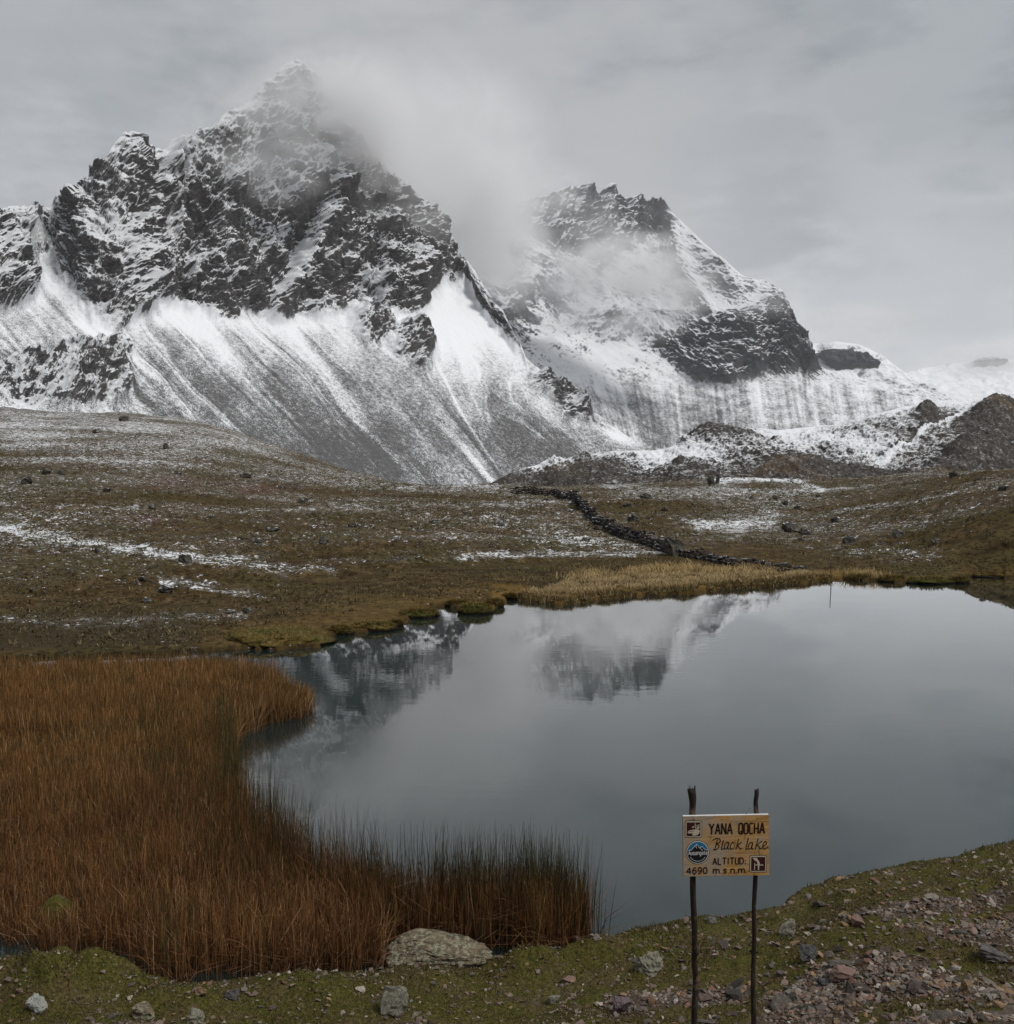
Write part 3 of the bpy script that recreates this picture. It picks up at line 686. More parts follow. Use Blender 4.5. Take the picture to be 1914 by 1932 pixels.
    d += (1 - rb) * (1.8 * perlin(SS / 34, V / 500, 6.6) + .45 * perlin(SS / 9, V / 240, 5.5) + 0.6 * fbm(X / 5, Y / 5, Z / 5, 3))
    edge = np.minimum(1, (np.arange(nv)[::-1] / 34.0))[:, None]
    P2 = P + Ns * (d * (0.20 + .80 * edge))[..., None]
    N2 = normals(P2); N2 *= np.sign(np.where(np.abs(N2[..., 1:2]) < 1e-6, -1, -N2[..., 1:2]))
    nz = N2[..., 2]; face = N2[..., 0] * .45 + N2[..., 2]
    # cover on rock: by steepness and by ledge; on scree: by chute
    hi = sstep(V, 560, 230)
    nzs = blur2(nz, 6); nzm = float(nzs[rs > .9].mean()); nm_ = float(nz[rs > .9].mean())
    snow_r = 0.245 + 1.15 * (nz - nm_ + .02) + .95 * np.clip(nzs - nzm, -.25, .16) + 0.30 * fbm(X / 40, Y / 40, Z / 40, 3) + .22 * fbm(X / 9, Y / 9, Z / 7, 3) - 0.05 * hi - .28 * sstep(V, 240, 170) + 0.24 * sstep(U, 460, 120)
    for (u, v, wu, wv, amt) in [(640, 610, 60, 22, .5), (340, 320, 45, 28, .35), (500, 345, 60, 30, .2), (585, 310, 50, 20, .35), (570, 490, 20, 55, .45), (60, 450, 60, 40, .22), (700, 545, 40, 26, .5), (210, 450, 40, 30, .2), (780, 470, 60, 40, .12),
                                (575, 400, 30, 50, -.3), (400, 460, 60, 70, -.18), (640, 480, 45, 80, -.18), (480, 560, 90, 35, -.2), (150, 400, 50, 40, -.12), (880, 540, 40, 60, -.1), (770, 330, 50, 60, .1), (90, 730, 150, 40, .08), (170, 700, 60, 40, -.1)]:
        snow_r += amt * np.exp(-((U - u) / wu) ** 2 - ((V - v) / wv) ** 2)
    snow_r += .42 * m_laden - .34 * m_bare - .30 * blur2(union_mask(U, V, ROCK[1:4], 5.0, 3.1), 1) - .16 * lowleft
    top_d = np.clip((V - 590) / 300, 0, 1)
    snow_s = 0.70 - 0.34 * sstep(top_d, 0.0, .55) - .10 * sstep(top_d, .5, .95) + 0.44 * st * (.45 + 1.1 * sstep(fbm(SS / 120, V / 150, 3.1, 3), -.4, .6)) + .30 * rill + .14 * fbm(U / 60, V / 60, 2.7, 4)
    for (u, v, wu, wv, amt, sl) in [(850, 620, 75, 90, .35, .25), (890, 780, 38, 170, .22, .30), (620, 860, 130, 70, -.28, .2), (330, 700, 60, 90, -.12, .8), (500, 760, 60, 90, -.18, .8), (290, 740, 50, 60, .06, .8), (980, 830, 90, 60, -.18, .6),
                                    (1120, 800, 60, 40, -.05, .8), (1010, 750, 30, 60, .22, 1.0), (1170, 820, 40, 22, .65, .9), (80, 620, 130, 70, -.20, .3), (40, 780, 200, 25, .3, 0), (450, 606, 260, 14, .20, 0), (960, 660, 30, 40, .25, .8), (760, 900, 60, 60, -.05, .5), (600, 700, 26, 110, .22, .95), (420, 660, 22, 70, .22, .9)]:
        uu = U - u - sl * (V - v)
        snow_s += amt * np.exp(-(uu / wu) ** 2 - ((V - v) / wv) ** 2)
    snow = rs * snow_r + (1 - rs) * snow_s
    spk = rs * 1.25 + (1 - rs) * (0.9 + .6 * sstep(top_d, .05, .5))
    warm = rs * 0.55
    full = add_back(P2, N2, 420, 1)
    fl = grid_faces(*full.shape[:2])
    me = raw_mesh('mountain', full.reshape(-1, 3), fl, True, M_MOUNT, dict(snow=extend(snow), speckle=extend(spk), warm=extend(warm), crag=extend(rs)))
    return link('mountain', me, kind='structure')
main_mountain()

def second_mountain():
    ridge_pts = [(800, 540), (860, 470), (900, 428), (940, 405), (960, 385), (990, 375), (1010, 376), (1040, 366), (1062, 356), (1078, 352), (1095, 351), (1110, 347), (1120, 356), (1131, 366), (1138, 354), (1150, 346), (1158, 356), (1172, 372), (1185, 376), (1196, 372), (1206, 386), (1214, 392),
                 (1226, 384), (1236, 378), (1244, 384), (1255, 386), (1264, 396), (1275, 408), (1300, 430), (1330, 460), (1370, 495), (1400, 520), (1415, 527), (1440, 530), (1455, 540), (1470, 552), (1482, 574), (1495, 600), (1505, 620), (1513, 645), (1522, 684), (1540, 700), (1580, 712), (1620, 725), (1700, 745), (1760, 752), (1850, 760)]
    foot_pts = [(800, 800), (950, 790), (1100, 850), (1250, 885), (1400, 870), (1600, 880), (1850, 860)]
    ROCK = [[(930, 400), (1000, 330), (1280, 330), (1275, 405), (1240, 440), (1205, 438), (1190, 465), (1150, 470), (1140, 500), (1115, 505), (1110, 470), (1080, 492), (1060, 470), (1030, 460), (990, 440)],
            [(1290, 622), (1310, 605), (1350, 612), (1400, 590), (1440, 575), (1480, 585), (1540, 640), (1540, 690), (1500, 695), (1480, 706), (1430, 702), (1370, 734), (1320, 716), (1270, 692), (1240, 672), (1210, 655), (1250, 640)],
            [(935, 540), (960, 525), (995, 545), (985, 585), (950, 600)], [(1245, 470), (1268, 455), (1290, 500), (1330, 570), (1350, 600), (1310, 590), (1270, 550), (1240, 520)],
            [(1070, 600), (1150, 590), (1230, 610), (1290, 640), (1260, 660), (1180, 650), (1100, 632)], [(1185, 690), (1210, 688), (1200, 700)]]
    us = np.linspace(800, 1850, 640); nv = 400
    foot, ridge = curve(foot_pts), curve(ridge_pts)
    y0 = curve([(800, 1500), (1000, 1750), (1300, 1900), (1500, 1900), (1850, 2000)])
    def steep(U, V, T):
        m = np.zeros(U.shape)
        for p in ROCK[:2]: m = np.maximum(m, inside(U, V, p))
        return 0.52 + 0.35 * sstep(V, 660, 560) + 0.8 * blur2(m, 9)
    U, V, P = relief(us, foot, ridge, y0, nv, steep)
    rock = union_mask(U, V, ROCK, 8.0, 5.7)
    rs = blur2(rock, 2); rb = blur2(rock, 6)
    N = normals(P); N *= np.sign(-N[..., 1:2])
    Ns = np.stack([blur2(N[..., i], 12) for i in range(3)], -1); Ns /= np.linalg.norm(Ns, axis=-1, keepdims=True)
    X, Y, Z = P[..., 0], P[..., 1], P[..., 2]
    dip = .62
    q = Z * math.cos(dip) + X * math.sin(dip) + 14 * fbm(X / 120, Y / 120, Z / 120, 2)
    s = X * math.cos(dip) - Z * math.sin(dip)
    up = sstep(V, 520, 470) * rb                                          # the upper crags stand in fins
    crag = ridged(X / 60, Y / 80, Z / 62, 4, .55)
    fin = ridged((X - Z * .35) / 34, Z / 160, 0, 3, .5)
    ph = q / 19 + 1.0 * fbm(X / 55, Y / 55, Z / 55, 3); saw = ph - np.floor(ph); ledge = np.where(saw < .75, saw / .75, (1 - saw) / .25)
    grain = fbm(s / 16, Y / 14, q / 5.0, 4, .62)
    body = ridged((X + Z * .5) / 190, Y / 300, Z / 260, 3, .5)
    above = sstep(V, 745, 690)
    d = above * 18 * (body - .5) + rb * 15 * (crag - .5) + up * 20 * (fin - .4) + (.35 + .65 * rs) * above * (5.2 * (ledge - .5) + 4.2 * grain)
    for p in ROCK[1:2]: d += 16 * blur2(inside(U, V, p).astype(float), 7)
    for pts, w, amt in [([(1262, 400), (1275, 450), (1300, 520), (1340, 590)], 14, 16), ([(1250, 420), (1262, 500), (1290, 570)], 12, -16), ([(1330, 610), (1390, 660), (1450, 690)], 10, -9), ([(1130, 370), (1100, 430), (1085, 480)], 12, -14), ([(1150, 352), (1140, 420), (1115, 480)], 12, 14)]:
        d += amt * np.exp(-(seg_dist(U, V, pts) / w) ** 2)
    # fluted snow aprons below the cliffs
    lean = np.interp(U, [900, 1050, 1150, 1250, 1400, 1600], [1.1, .9, .45, .16, .12, .2])
    SS = U - lean * (V - 700)
    st = .40 * perlin(SS / 30, V / 160, 1.7) + .45 * perlin(SS / 11, V / 130, 2.9) + .35 * perlin(SS / 5, V / 90, 3.9)
    low = 1 - above
    d += low * (5.0 * perlin(SS / 24, V / 300, 6.1) + 2.5 * perlin(SS / 9, V / 200, 7.1) + 1.6 * fbm(X / 9, Y / 9, Z / 9, 3))
    edge = np.minimum(1, (np.arange(nv)[::-1] / 8.0))[:, None]
    P2 = P + Ns * (d * (0.2 + .8 * edge))[..., None]
    N2 = normals(P2); N2 *= np.sign(np.where(np.abs(N2[..., 1:2]) < 1e-6, -1, -N2[..., 1:2]))
    nz = N2[..., 2]
    snow_r = 0.5 - .10 * up + 1.4 * (nz - .47) + .40 * fbm(X / 50, Y / 50, Z / 50, 3) + .02
    snow_f = 0.60 + 1.35 * (nz - .60) + .30 * grain + .22 * fbm(X / 80, Y / 80, Z / 80, 3)
    snow_s = 0.60 + .40 * st - .10 * sstep(V, 740, 840) + .16 * fbm(X / 30, Y / 30, Z / 30, 3)
    snow = rs * snow_r + (1 - rs) * (above * snow_f + low * snow_s)
    for (u, v, wu, wv, amt) in [(1480, 670, 55, 40, -.22), (1340, 690, 80, 24, -.14), (1130, 410, 40, 60, -.18), (1240, 385, 20, 14, -.3), (1290, 600, 50, 60, .2), (1000, 420, 40, 50, .16), (1060, 700, 120, 40, .12), (1190, 660, 60, 30, .15), (1230, 780, 110, 60, -.17), (1330, 780, 60, 50, -.08), (1600, 760, 60, 25, -.06), (1250, 620, 40, 30, .3), (1420, 480, 60, 60, .1)]:
        snow += amt * np.exp(-((U - u) / wu) ** 2 - ((V - v) / wv) ** 2)
    spk = rs * .85 + (1 - rs) * .95
    full = add_back(P2, N2, 900, 1)
    me = raw_mesh('mountain', full.reshape(-1, 3), grid_faces(*full.shape[:2]), True, M_MOUNT2, dict(snow=extend(snow), speckle=extend(spk), warm=extend(rs * .3), crag=extend(np.clip(rs + above * .8, 0, 1))))
    return link('mountain', me, kind='structure')
second_mountain()

def far_hills():
    for (name, u0, u1, nu, ridge_pts, foot_v, Y0, polys, slope, seed, sn) in [
        ('hill', 1380, 1800, 260, [(1380, 700), (1450, 670), (1510, 652), (1545, 648), (1580, 645), (1620, 650), (1660, 668), (1700, 698), (1735, 722), (1760, 736), (1800, 752)], 800, 2700,
         [[(1548, 680), (1556, 672), (1580, 668), (1598, 672), (1612, 676), (1640, 680), (1652, 692), (1650, 700), (1612, 699), (1575, 702), (1562, 694)]], .5, 2.2, .78),
        ('hill', 1560, 2500, 300, [(1560, 720), (1640, 716), (1700, 706), (1740, 695), (1800, 686), (1840, 681), (1870, 677), (1914, 680), (2000, 672), (2100, 640), (2250, 600), (2500, 640)], 790, 3900,
         [[(1836, 692), (1846, 680), (1880, 676), (1900, 680), (1890, 690), (1850, 694)]], .45, 8.8, .93)]:
        us = np.linspace(u0, u1, nu); nv = 130
        U, V, P = relief(us, lambda u: np.full(np.shape(u), float(foot_v)), curve(ridge_pts), lambda u: np.full(np.shape(u), float(Y0)), nv, lambda U, V, T: np.full(U.shape, slope) + .9 * blur2(sum(inside(U, V, p) for p in polys).astype(float), 2))
        rock = union_mask(U, V, polys, 3.5, seed); rs = blur2(rock, 1)
        N = normals(P); N *= np.sign(-N[..., 1:2])
        X, Y, Z = P[..., 0], P[..., 1], P[..., 2]
        fin = ridged(X / 26, Z / 120, 0, 3)
        d = 9 * ridged(X / 130, Y / 160, Z / 100, 4) + rs * (20 + 9 * fin) + 4 * fbm(X / 24, Y / 40, Z / 18, 4, .6)
        P2 = P + N * (d * np.minimum(1, .15 + np.arange(nv)[::-1] / 10.0)[:, None])[..., None]
        N2 = normals(P2); N2 *= np.sign(-N2[..., 1:2] - 1e-9)
        snow = (1 - rs) * (sn + .9 * (N2[..., 2] - .8) + .22 * fbm(X / 40, Y / 60, Z / 22, 4, .6) - (.16 * sstep(V, 705, 740) if Y0 < 3000 else 0)) + rs * ((.12 if Y0 < 3000 else .64) + .5 * (N2[..., 2] - .5))  # farther hill's rock gets more snow cover, painting in its fade into mist
        full = add_back(P2, N2, 1200, 1)
        me = raw_mesh(name, full.reshape(-1, 3), grid_faces(*full.shape[:2]), True, M_MOUNT2, dict(snow=extend(snow), speckle=extend(.8 + 0 * snow), warm=extend(0 * snow), crag=extend(np.clip(rs + .3, 0, 1))))
        link(name, me, kind='structure')
far_hills()

def moraine():
    ridge_pts = [(820, 935), (900, 925), (940, 903), (960, 893), (1000, 881), (1050, 868), (1090, 858), (1103, 848), (1115, 856), (1160, 850), (1230, 850), (1262, 846), (1290, 832), (1320, 826), (1350, 818), (1385, 808), (1420, 806), (1470, 810), (1520, 806), (1580, 800), (1640, 786), (1700, 768), (1750, 756), (1800, 752), (1860, 748), (1914, 744), (2050, 730), (2300, 720)]
    foot_pts = [(820, 950), (940, 950), (1080, 950), (1200, 945), (1340, 930), (1535, 930), (1720, 915), (1914, 905), (2300, 905)]
    us = np.linspace(820, 2300, 900); nv = 260
    def steep(U, V, T): return 0.17 + 0.12 * sstep(U, 1500, 1900) + .06 * sstep(V, 860, 900)
    U, V, P = relief(us, curve(foot_pts), curve(ridge_pts), curve([(820, 150), (940, 150), (1535, 150), (1914, 175), (2300, 180)]), nv, steep)
    X, Y, Z = P[..., 0], P[..., 1], P[..., 2]
    up = sstep(V, 925, 880)
    d = 2.6 * fbm(X / 30, Y / 42, 0, 3) + .75 * ridged(X / 9, Y / 15, 1.2, 4, .55) + .45 * fbm(X / 2.2, Y / 3.5, 2, 4, .6) + .25 * fbm(X / .9, Y / 1.2, 5, 3, .6)
    # rounded knolls
    for (u, v, wu, wv, h) in [(1080, 885, 80, 22, 1.8), (1330, 838, 60, 16, 2.2), (1410, 830, 70, 22, 2.0), (1500, 880, 80, 26, 1.6), (1860, 850, 70, 30, 3.0), (1820, 850, 30, 18, 2.0), (1290, 880, 50, 18, 2.0), (1750, 780, 25, 16, 3.0), (1880, 775, 50, 25, 5.0), (1640, 880, 60, 20, 1.5)]:
        d += h * np.exp(-((U - u) / wu) ** 2 - ((V - v) / wv) ** 2)
    edge = np.minimum(1, (np.arange(nv)[::-1] / 16.0))[:, None]
    Z2 = Z + (d - 1.5) * (.12 + .88 * edge) * (.3 + .7 * np.minimum(1, np.arange(nv) / 12.0))[:, None]
    P2 = np.stack([X, Y, Z2], -1)
    N2 = normals(P2); N2 *= np.sign(N2[..., 2:3])
    snow = 0.33 + 0.20 * sstep(V, 905, 840) + 1.3 * (N2[..., 2] - .88) - .22 * sstep(U, 1720, 1860) * sstep(V, 760, 790) + .30 * fbm(X / 26, Y / 40, 3, 3) + .06 * sstep(U, 1350, 1600) * sstep(V, 880, 830)
    for (u, v, wu, wv, amt) in [(1080, 895, 130, 20, -.26), (1150, 868, 60, 16, -.25), (1380, 838, 70, 22, -.28), (1340, 830, 60, 12, -.2), (1500, 885, 110, 24, -.28), (1620, 895, 160, 16, -.26), (1880, 858, 60, 28, -.5), (1815, 856, 26, 20, -.5), (1880, 775, 50, 24, -.34), (1755, 786, 18, 14, -.6), (1850, 885, 120, 14, -.4),
                                (1230, 858, 40, 10, .3), (1640, 838, 50, 24, .25), (1550, 820, 90, 14, .22), (1740, 835, 90, 34, -.16), (1300, 862, 50, 9, .35), (1450, 812, 60, 8, .2), (1030, 880, 50, 5, .5), (1000, 905, 60, 12, -.35), (1350, 880, 60, 14, -.2)]:
        snow += amt * np.exp(-((U - u) / wu) ** 2 - ((V - v) / wv) ** 2)
    # a path climbing to the right
    dp = seg_dist(U, V, [(1660, 855), (1690, 838), (1740, 812), (1800, 782), (1830, 770), (1914, 752)])
    snow += .5 * np.exp(-(dp / 4.5) ** 2); dp2 = seg_dist(U, V, [(1690, 832), (1740, 806), (1800, 776)]); snow -= .7 * np.exp(-(dp2 / 1.8) ** 2)
    snow = np.maximum(snow, .24)
    warm = .15 + .5 * sstep(V, 850, 900) + .5 * sstep(U, 1740, 1880) + .5 * np.exp(-((U - 1880) / 60) ** 2 - ((V - 780) / 30) ** 2)
    spk = .85 + 0 * snow
    red = np.exp(-(((U - 1900) / 60) ** 4 + ((V - 850) / 24) ** 4))
    full = add_back(P2, N2, 160, 1)
    me = raw_mesh('moraine_hill', full.reshape(-1, 3), grid_faces(*full.shape[:2]), True, M_MORAINE, dict(snow=extend(snow), speckle=extend(spk), warm=extend(warm), crag=extend(.35 + 0 * snow), red=extend(red)))
    o = link('moraine_hill', me, kind='structure')
    return o
moraine()

# ------------------------------------------------------------------ blades: reeds and grasses
def blades(base, height, lean, width, col0, col1, segs=2, bend=0.35, r=rng, kink=None, yaw=None):
    """many ribbons in one mesh. base (n,3), height (n,), lean (n,2) tip offset, colours at foot and tip (n,3)"""
    n = len(base)
    t = np.linspace(0, 1, segs + 1)
    if yaw is None: yaw = r.uniform(-0.9, 0.9, n)
    wx, wy = np.cos(yaw), np.sin(yaw)
    V = np.zeros((n, segs + 1, 2, 3)); C = np.zeros((n, segs + 1, 2, 3))
    for k, tt in enumerate(t):
        off = lean * (tt ** (1 + bend * 2))[None] if np.isscalar(bend) else lean * (tt ** (1 + 2 * bend))[:, None]
        drop = np.minimum(0.5 * (lean ** 2).sum(1) / np.maximum(height, .05), height * .75) * tt ** 2
        c = base + np.stack([off[:, 0], off[:, 1], height * tt - drop], 1)
        w = width * (1.0 - 0.8 * tt ** 1.6) * 0.5
        V[:, k, 0] = c - np.stack([wx * w, wy * w, 0 * w], 1); V[:, k, 1] = c + np.stack([wx * w, wy * w, 0 * w], 1)
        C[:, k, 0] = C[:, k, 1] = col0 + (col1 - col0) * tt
    i = np.arange(n * (segs + 1) * 2).reshape(n, segs + 1, 2)
    F = np.stack([i[:, :-1, 0], i[:, :-1, 1], i[:, 1:, 1], i[:, 1:, 0]], -1).reshape(-1, 4)
    return V.reshape(-1, 3), F, C.reshape(-1, 3)
def stuff_blades(name, mat, label, *parts):
    V, F, C, o = [], [], [], 0
    for v, f, c in parts: V.append(v); F.append(f + o); C.append(c); o += len(v)
    me = raw_mesh(name, np.concatenate(V), np.concatenate(F), False, mat, cols=dict(tint=np.clip(np.concatenate(C), 0, 1)))
    return link(name, me, kind='stuff', label=label)
def scatter(poly, n, r=rng):
    p = np.array(poly); lo, hi = p.min(0), p.max(0)
    out = np.zeros((0, 2))
    while len(out) < n:
        q = r.uniform(lo, hi, (n * 2, 2)); out = np.concatenate([out, q[inside(q[:, 0], q[:, 1], p)]])
    return out[:n]
def pick(n, cols, w=None, jit=0.25, r=rng):
    c = np.array(cols)[r.choice(len(cols), n, p=None if w is None else np.array(w) / np.sum(w))]
    return c * r.uniform(1 - jit, 1 + jit, (n, 1))

REED_UV = [(-420, 1300), (-200, 1296), (0, 1292), (200, 1290), (350, 1288), (430, 1290), (500, 1300), (548, 1318), (578, 1332), (590, 1345), (572, 1356), (520, 1366), (465, 1384), (446, 1420), (440, 1470), (444, 1520), (462, 1560), (500, 1606), (560, 1640), (600, 1668), (680, 1705), (760, 1744),
           (840, 1757), (920, 1764), (1000, 1770), (1080, 1778), (1116, 1788), (1108, 1800), (1060, 1812), (1010, 1812), (990, 1788), (950, 1784), (930, 1792), (900, 1786), (760, 1788), (722, 1800), (712, 1834), (640, 1846), (600, 1852), (500, 1852), (420, 1862), (330, 1866), (285, 1866), (262, 1835), (240, 1806), (150, 1806), (110, 1800), (0, 1780), (-200, 1780), (-420, 1775)]
def build_reeds():
    r = np.random.RandomState(21)
    poly = mirror_pts(REED_UV); PA = np.array(poly)
    n = 200000
    q = scatter(poly, n, r)
    strip = [p for p in mirror_pts([(700, 1712), (760, 1744), (840, 1757), (920, 1764), (1000, 1770), (1080, 1778), (1114, 1788), (1106, 1800), (1060, 1812), (1010, 1812), (985, 1788), (930, 1790), (900, 1784), (760, 1788)])]
    fill = mirror_pts([(640, 1690), (720, 1722), (790, 1752), (840, 1762), (830, 1784), (760, 1786), (700, 1780), (650, 1740)])
    q = np.concatenate([q, scatter(strip, 8000, r), scatter(fill, 4500, r)]); n = len(q)
    q = q + .28 * np.stack([fbm(q[:, 0] / .7, q[:, 1] / .7, 5.5, 3), fbm(q[:, 0] / .7, q[:, 1] / .7, 8.5, 3)], 1) * sstep(seg_dist(q[:, 0], q[:, 1], mirror_pts([(480, 1320), (588, 1345), (470, 1384), (444, 1470)])), 1.2, .3)[:, None]
    # thinner clumping at the margin, gaps of open water
    edge = seg_dist(q[:, 0], q[:, 1], PA, True)
    clump = fbm(q[:, 0] / .8, q[:, 1] / .8, 0.5, 3)
    keep = r.uniform(0, 1, n) < np.clip(.40 + edge / .45 + .95 * clump, .08, 1)
    for (mx, my, wx, wy, h) in MOUNDS[:4]: keep &= (((q[:, 0] - mx) / wx) ** 2 + ((q[:, 1] - my) / (wy * 1.2)) ** 2 > .9 * r.uniform(.3, 1.6, n))
    q = q[keep]; edge = edge[keep]; n = len(q)
    jit = r.normal(0, .05, (n, 2)) * (edge < .2)[:, None]; q = q + jit
    u, v = unproject(q[:, 0], q[:, 1], np.zeros(n))
    lake_edge = seg_dist(u, v, [(600, 1340), (470, 1380), (440, 1440), (446, 1530), (500, 1606), (600, 1668), (680, 1705), (760, 1744), (920, 1764), (1080, 1778), (1120, 1792)])
    lw = np.exp(-(lake_edge / 34) ** 2) * (v > 1400) + .0
    near = sstep(v, 1380, 1700)
    patch = fbm(q[:, 0] / 1.3, q[:, 1] / 1.3, 3.3, 3)
    green = np.clip(.36 * lw + .20 * np.exp(-(seg_dist(u, v, [(300, 1440), (360, 1560), (420, 1650), (520, 1690)]) / 55) ** 2) + .07 + .26 * sstep(patch, .15, .6) + .2 * np.exp(-(seg_dist(u, v, [(440, 1330), (560, 1338)]) / 14) ** 2), 0, .95)
    isg = r.uniform(0, 1, n) < green
    zone = sstep(q[:, 1], 10.8, 14.5)
    h = (.50 + .12 * zone + .42 * lw) * (1 + .22 * fbm(q[:, 0] / 2.0, q[:, 1] / 2.0, 7, 2)) * r.uniform(.68, 1.16, n)
    h *= .62 + .38 * sstep(u, 60, 330) * 1.0 + .0 * near
    tip = np.hypot((u - 588) / 120, (v - 1345) / 60)
    h = np.where(v < 1420, .62 * r.uniform(.7, 1.15, n) * (.55 + .45 * sstep(tip, .1, 1)), h)
    h *= (1 + .12 * isg) * np.where(isg, 1, 1 - .22 * lw)
    a = r.uniform(0, 2 * math.pi, n); L = np.abs(r.normal(.13, .13, n)) * h * (1 - .45 * lw)
    broken = (r.uniform(0, 1, n) < (.16 + .26 * near) * (1 - .6 * lw)) & ~isg
    L = np.where(broken, h * r.uniform(.5, 1.1, n), L)
    lean = np.stack([np.cos(a) * L, np.sin(a) * L], 1)
    out = np.exp(-(lake_edge / 16) ** 2) * (r.uniform(0, 1, n) < .35) * (v < 1430)
    lean[:, 0] += out * h * r.uniform(.1, .8, n)
    lean[:, 0] += .05 * h * perlin(q[:, 0] / 1.6, q[:, 1] / 1.6, 9)
    brown = pick(n, [(.205, .094, .030), (.150, .064, .021), (.270, .138, .050), (.100, .040, .015), (.360, .225, .120)], [4, 4, 2.5, 3, 1.0], .42, r)
    far = sstep(v, 1640, 1400)[:, None]
    brown = brown * (1.06 + .26 * far) * np.array([1, 1, 1.0]) + far * np.array([.012, .016, .004])
    grn = pick(n, [(.048, .050, .018), (.070, .060, .020), (.032, .036, .015), (.085, .062, .020)], [3, 2, 3, 1], .3, r)
    tone = 1 + .35 * patch[:, None]
    c1 = np.where(isg[:, None], grn, brown) * tone
    c1 = np.where((broken & (r.uniform(0, 1, n) < .4))[:, None], pick(n, [(.33, .19, .105), (.25, .13, .06)], None, .2, r), c1)
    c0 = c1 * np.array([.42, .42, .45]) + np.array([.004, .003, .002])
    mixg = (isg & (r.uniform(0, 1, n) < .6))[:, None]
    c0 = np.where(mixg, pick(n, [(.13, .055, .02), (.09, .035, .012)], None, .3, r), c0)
    w = r.uniform(.0055, .0105, n) * np.where(isg, .85, 1) * (1 + .35 * sstep(q[:, 1], 13, 19))
    base = np.stack([q[:, 0], q[:, 1], np.full(n, -.05)], 1)
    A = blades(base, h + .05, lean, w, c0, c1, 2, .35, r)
    # lone stems out in the water beside the bed
    B = []
    for (uu, vv, hh, lx) in [(1121, 1793, .80, .01), (1128, 1796, .62, -.02), (1133, 1798, .70, .02), (1138, 1800, .55, .03), (1146, 1803, .78, .09), (1118, 1800, .72, .0), (1112, 1790, .85, -.01), (1125, 1805, .45, .02), (1098, 1806, .6, -.05), (1130, 1790, .6, .0), (1104, 1796, .86, .03)]:
        x, y = on_plane(uu, vv); B.append((x, y, hh, lx))
    B = np.array(B, float); m = len(B)
    Bb = blades(np.stack([B[:, 0], B[:, 1], np.full(m, -.05)], 1), B[:, 2] + .05, np.stack([B[:, 3], 0 * B[:, 3]], 1), np.full(m, .009), np.tile([.030, .034, .014], (m, 1)), np.tile([.034, .042, .018], (m, 1)), 4, .3, r, yaw=np.zeros(m))
    # broken stalks lying across the standing ones
    m = 2200
    k = r.choice(n, m); az = r.uniform(0, 2 * math.pi, m); ln = r.uniform(.10, .30, m)
    st = np.stack([q[k, 0], q[k, 1], h[k] * r.uniform(.1, .8, m)], 1)
    near_m = (v[k] > 1560)
    D = blades(st[near_m], r.uniform(-.22, .30, near_m.sum()), np.stack([np.cos(az) * ln, np.sin(az) * ln * .5], 1)[near_m], np.full(near_m.sum(), .008), pick(near_m.sum(), [(.26, .13, .06), (.36, .21, .12), (.20, .08, .03)], None, .2, r), pick(near_m.sum(), [(.30, .15, .07), (.22, .09, .03)], None, .2, r), 2, 0.0, r, yaw=np.pi / 2 + 0 * az[near_m])
    return stuff_blades('reeds', M_REED, 'dense bed of rust brown reeds with green stems along the lake edge', A, Bb, D)
REEDS = build_reeds()

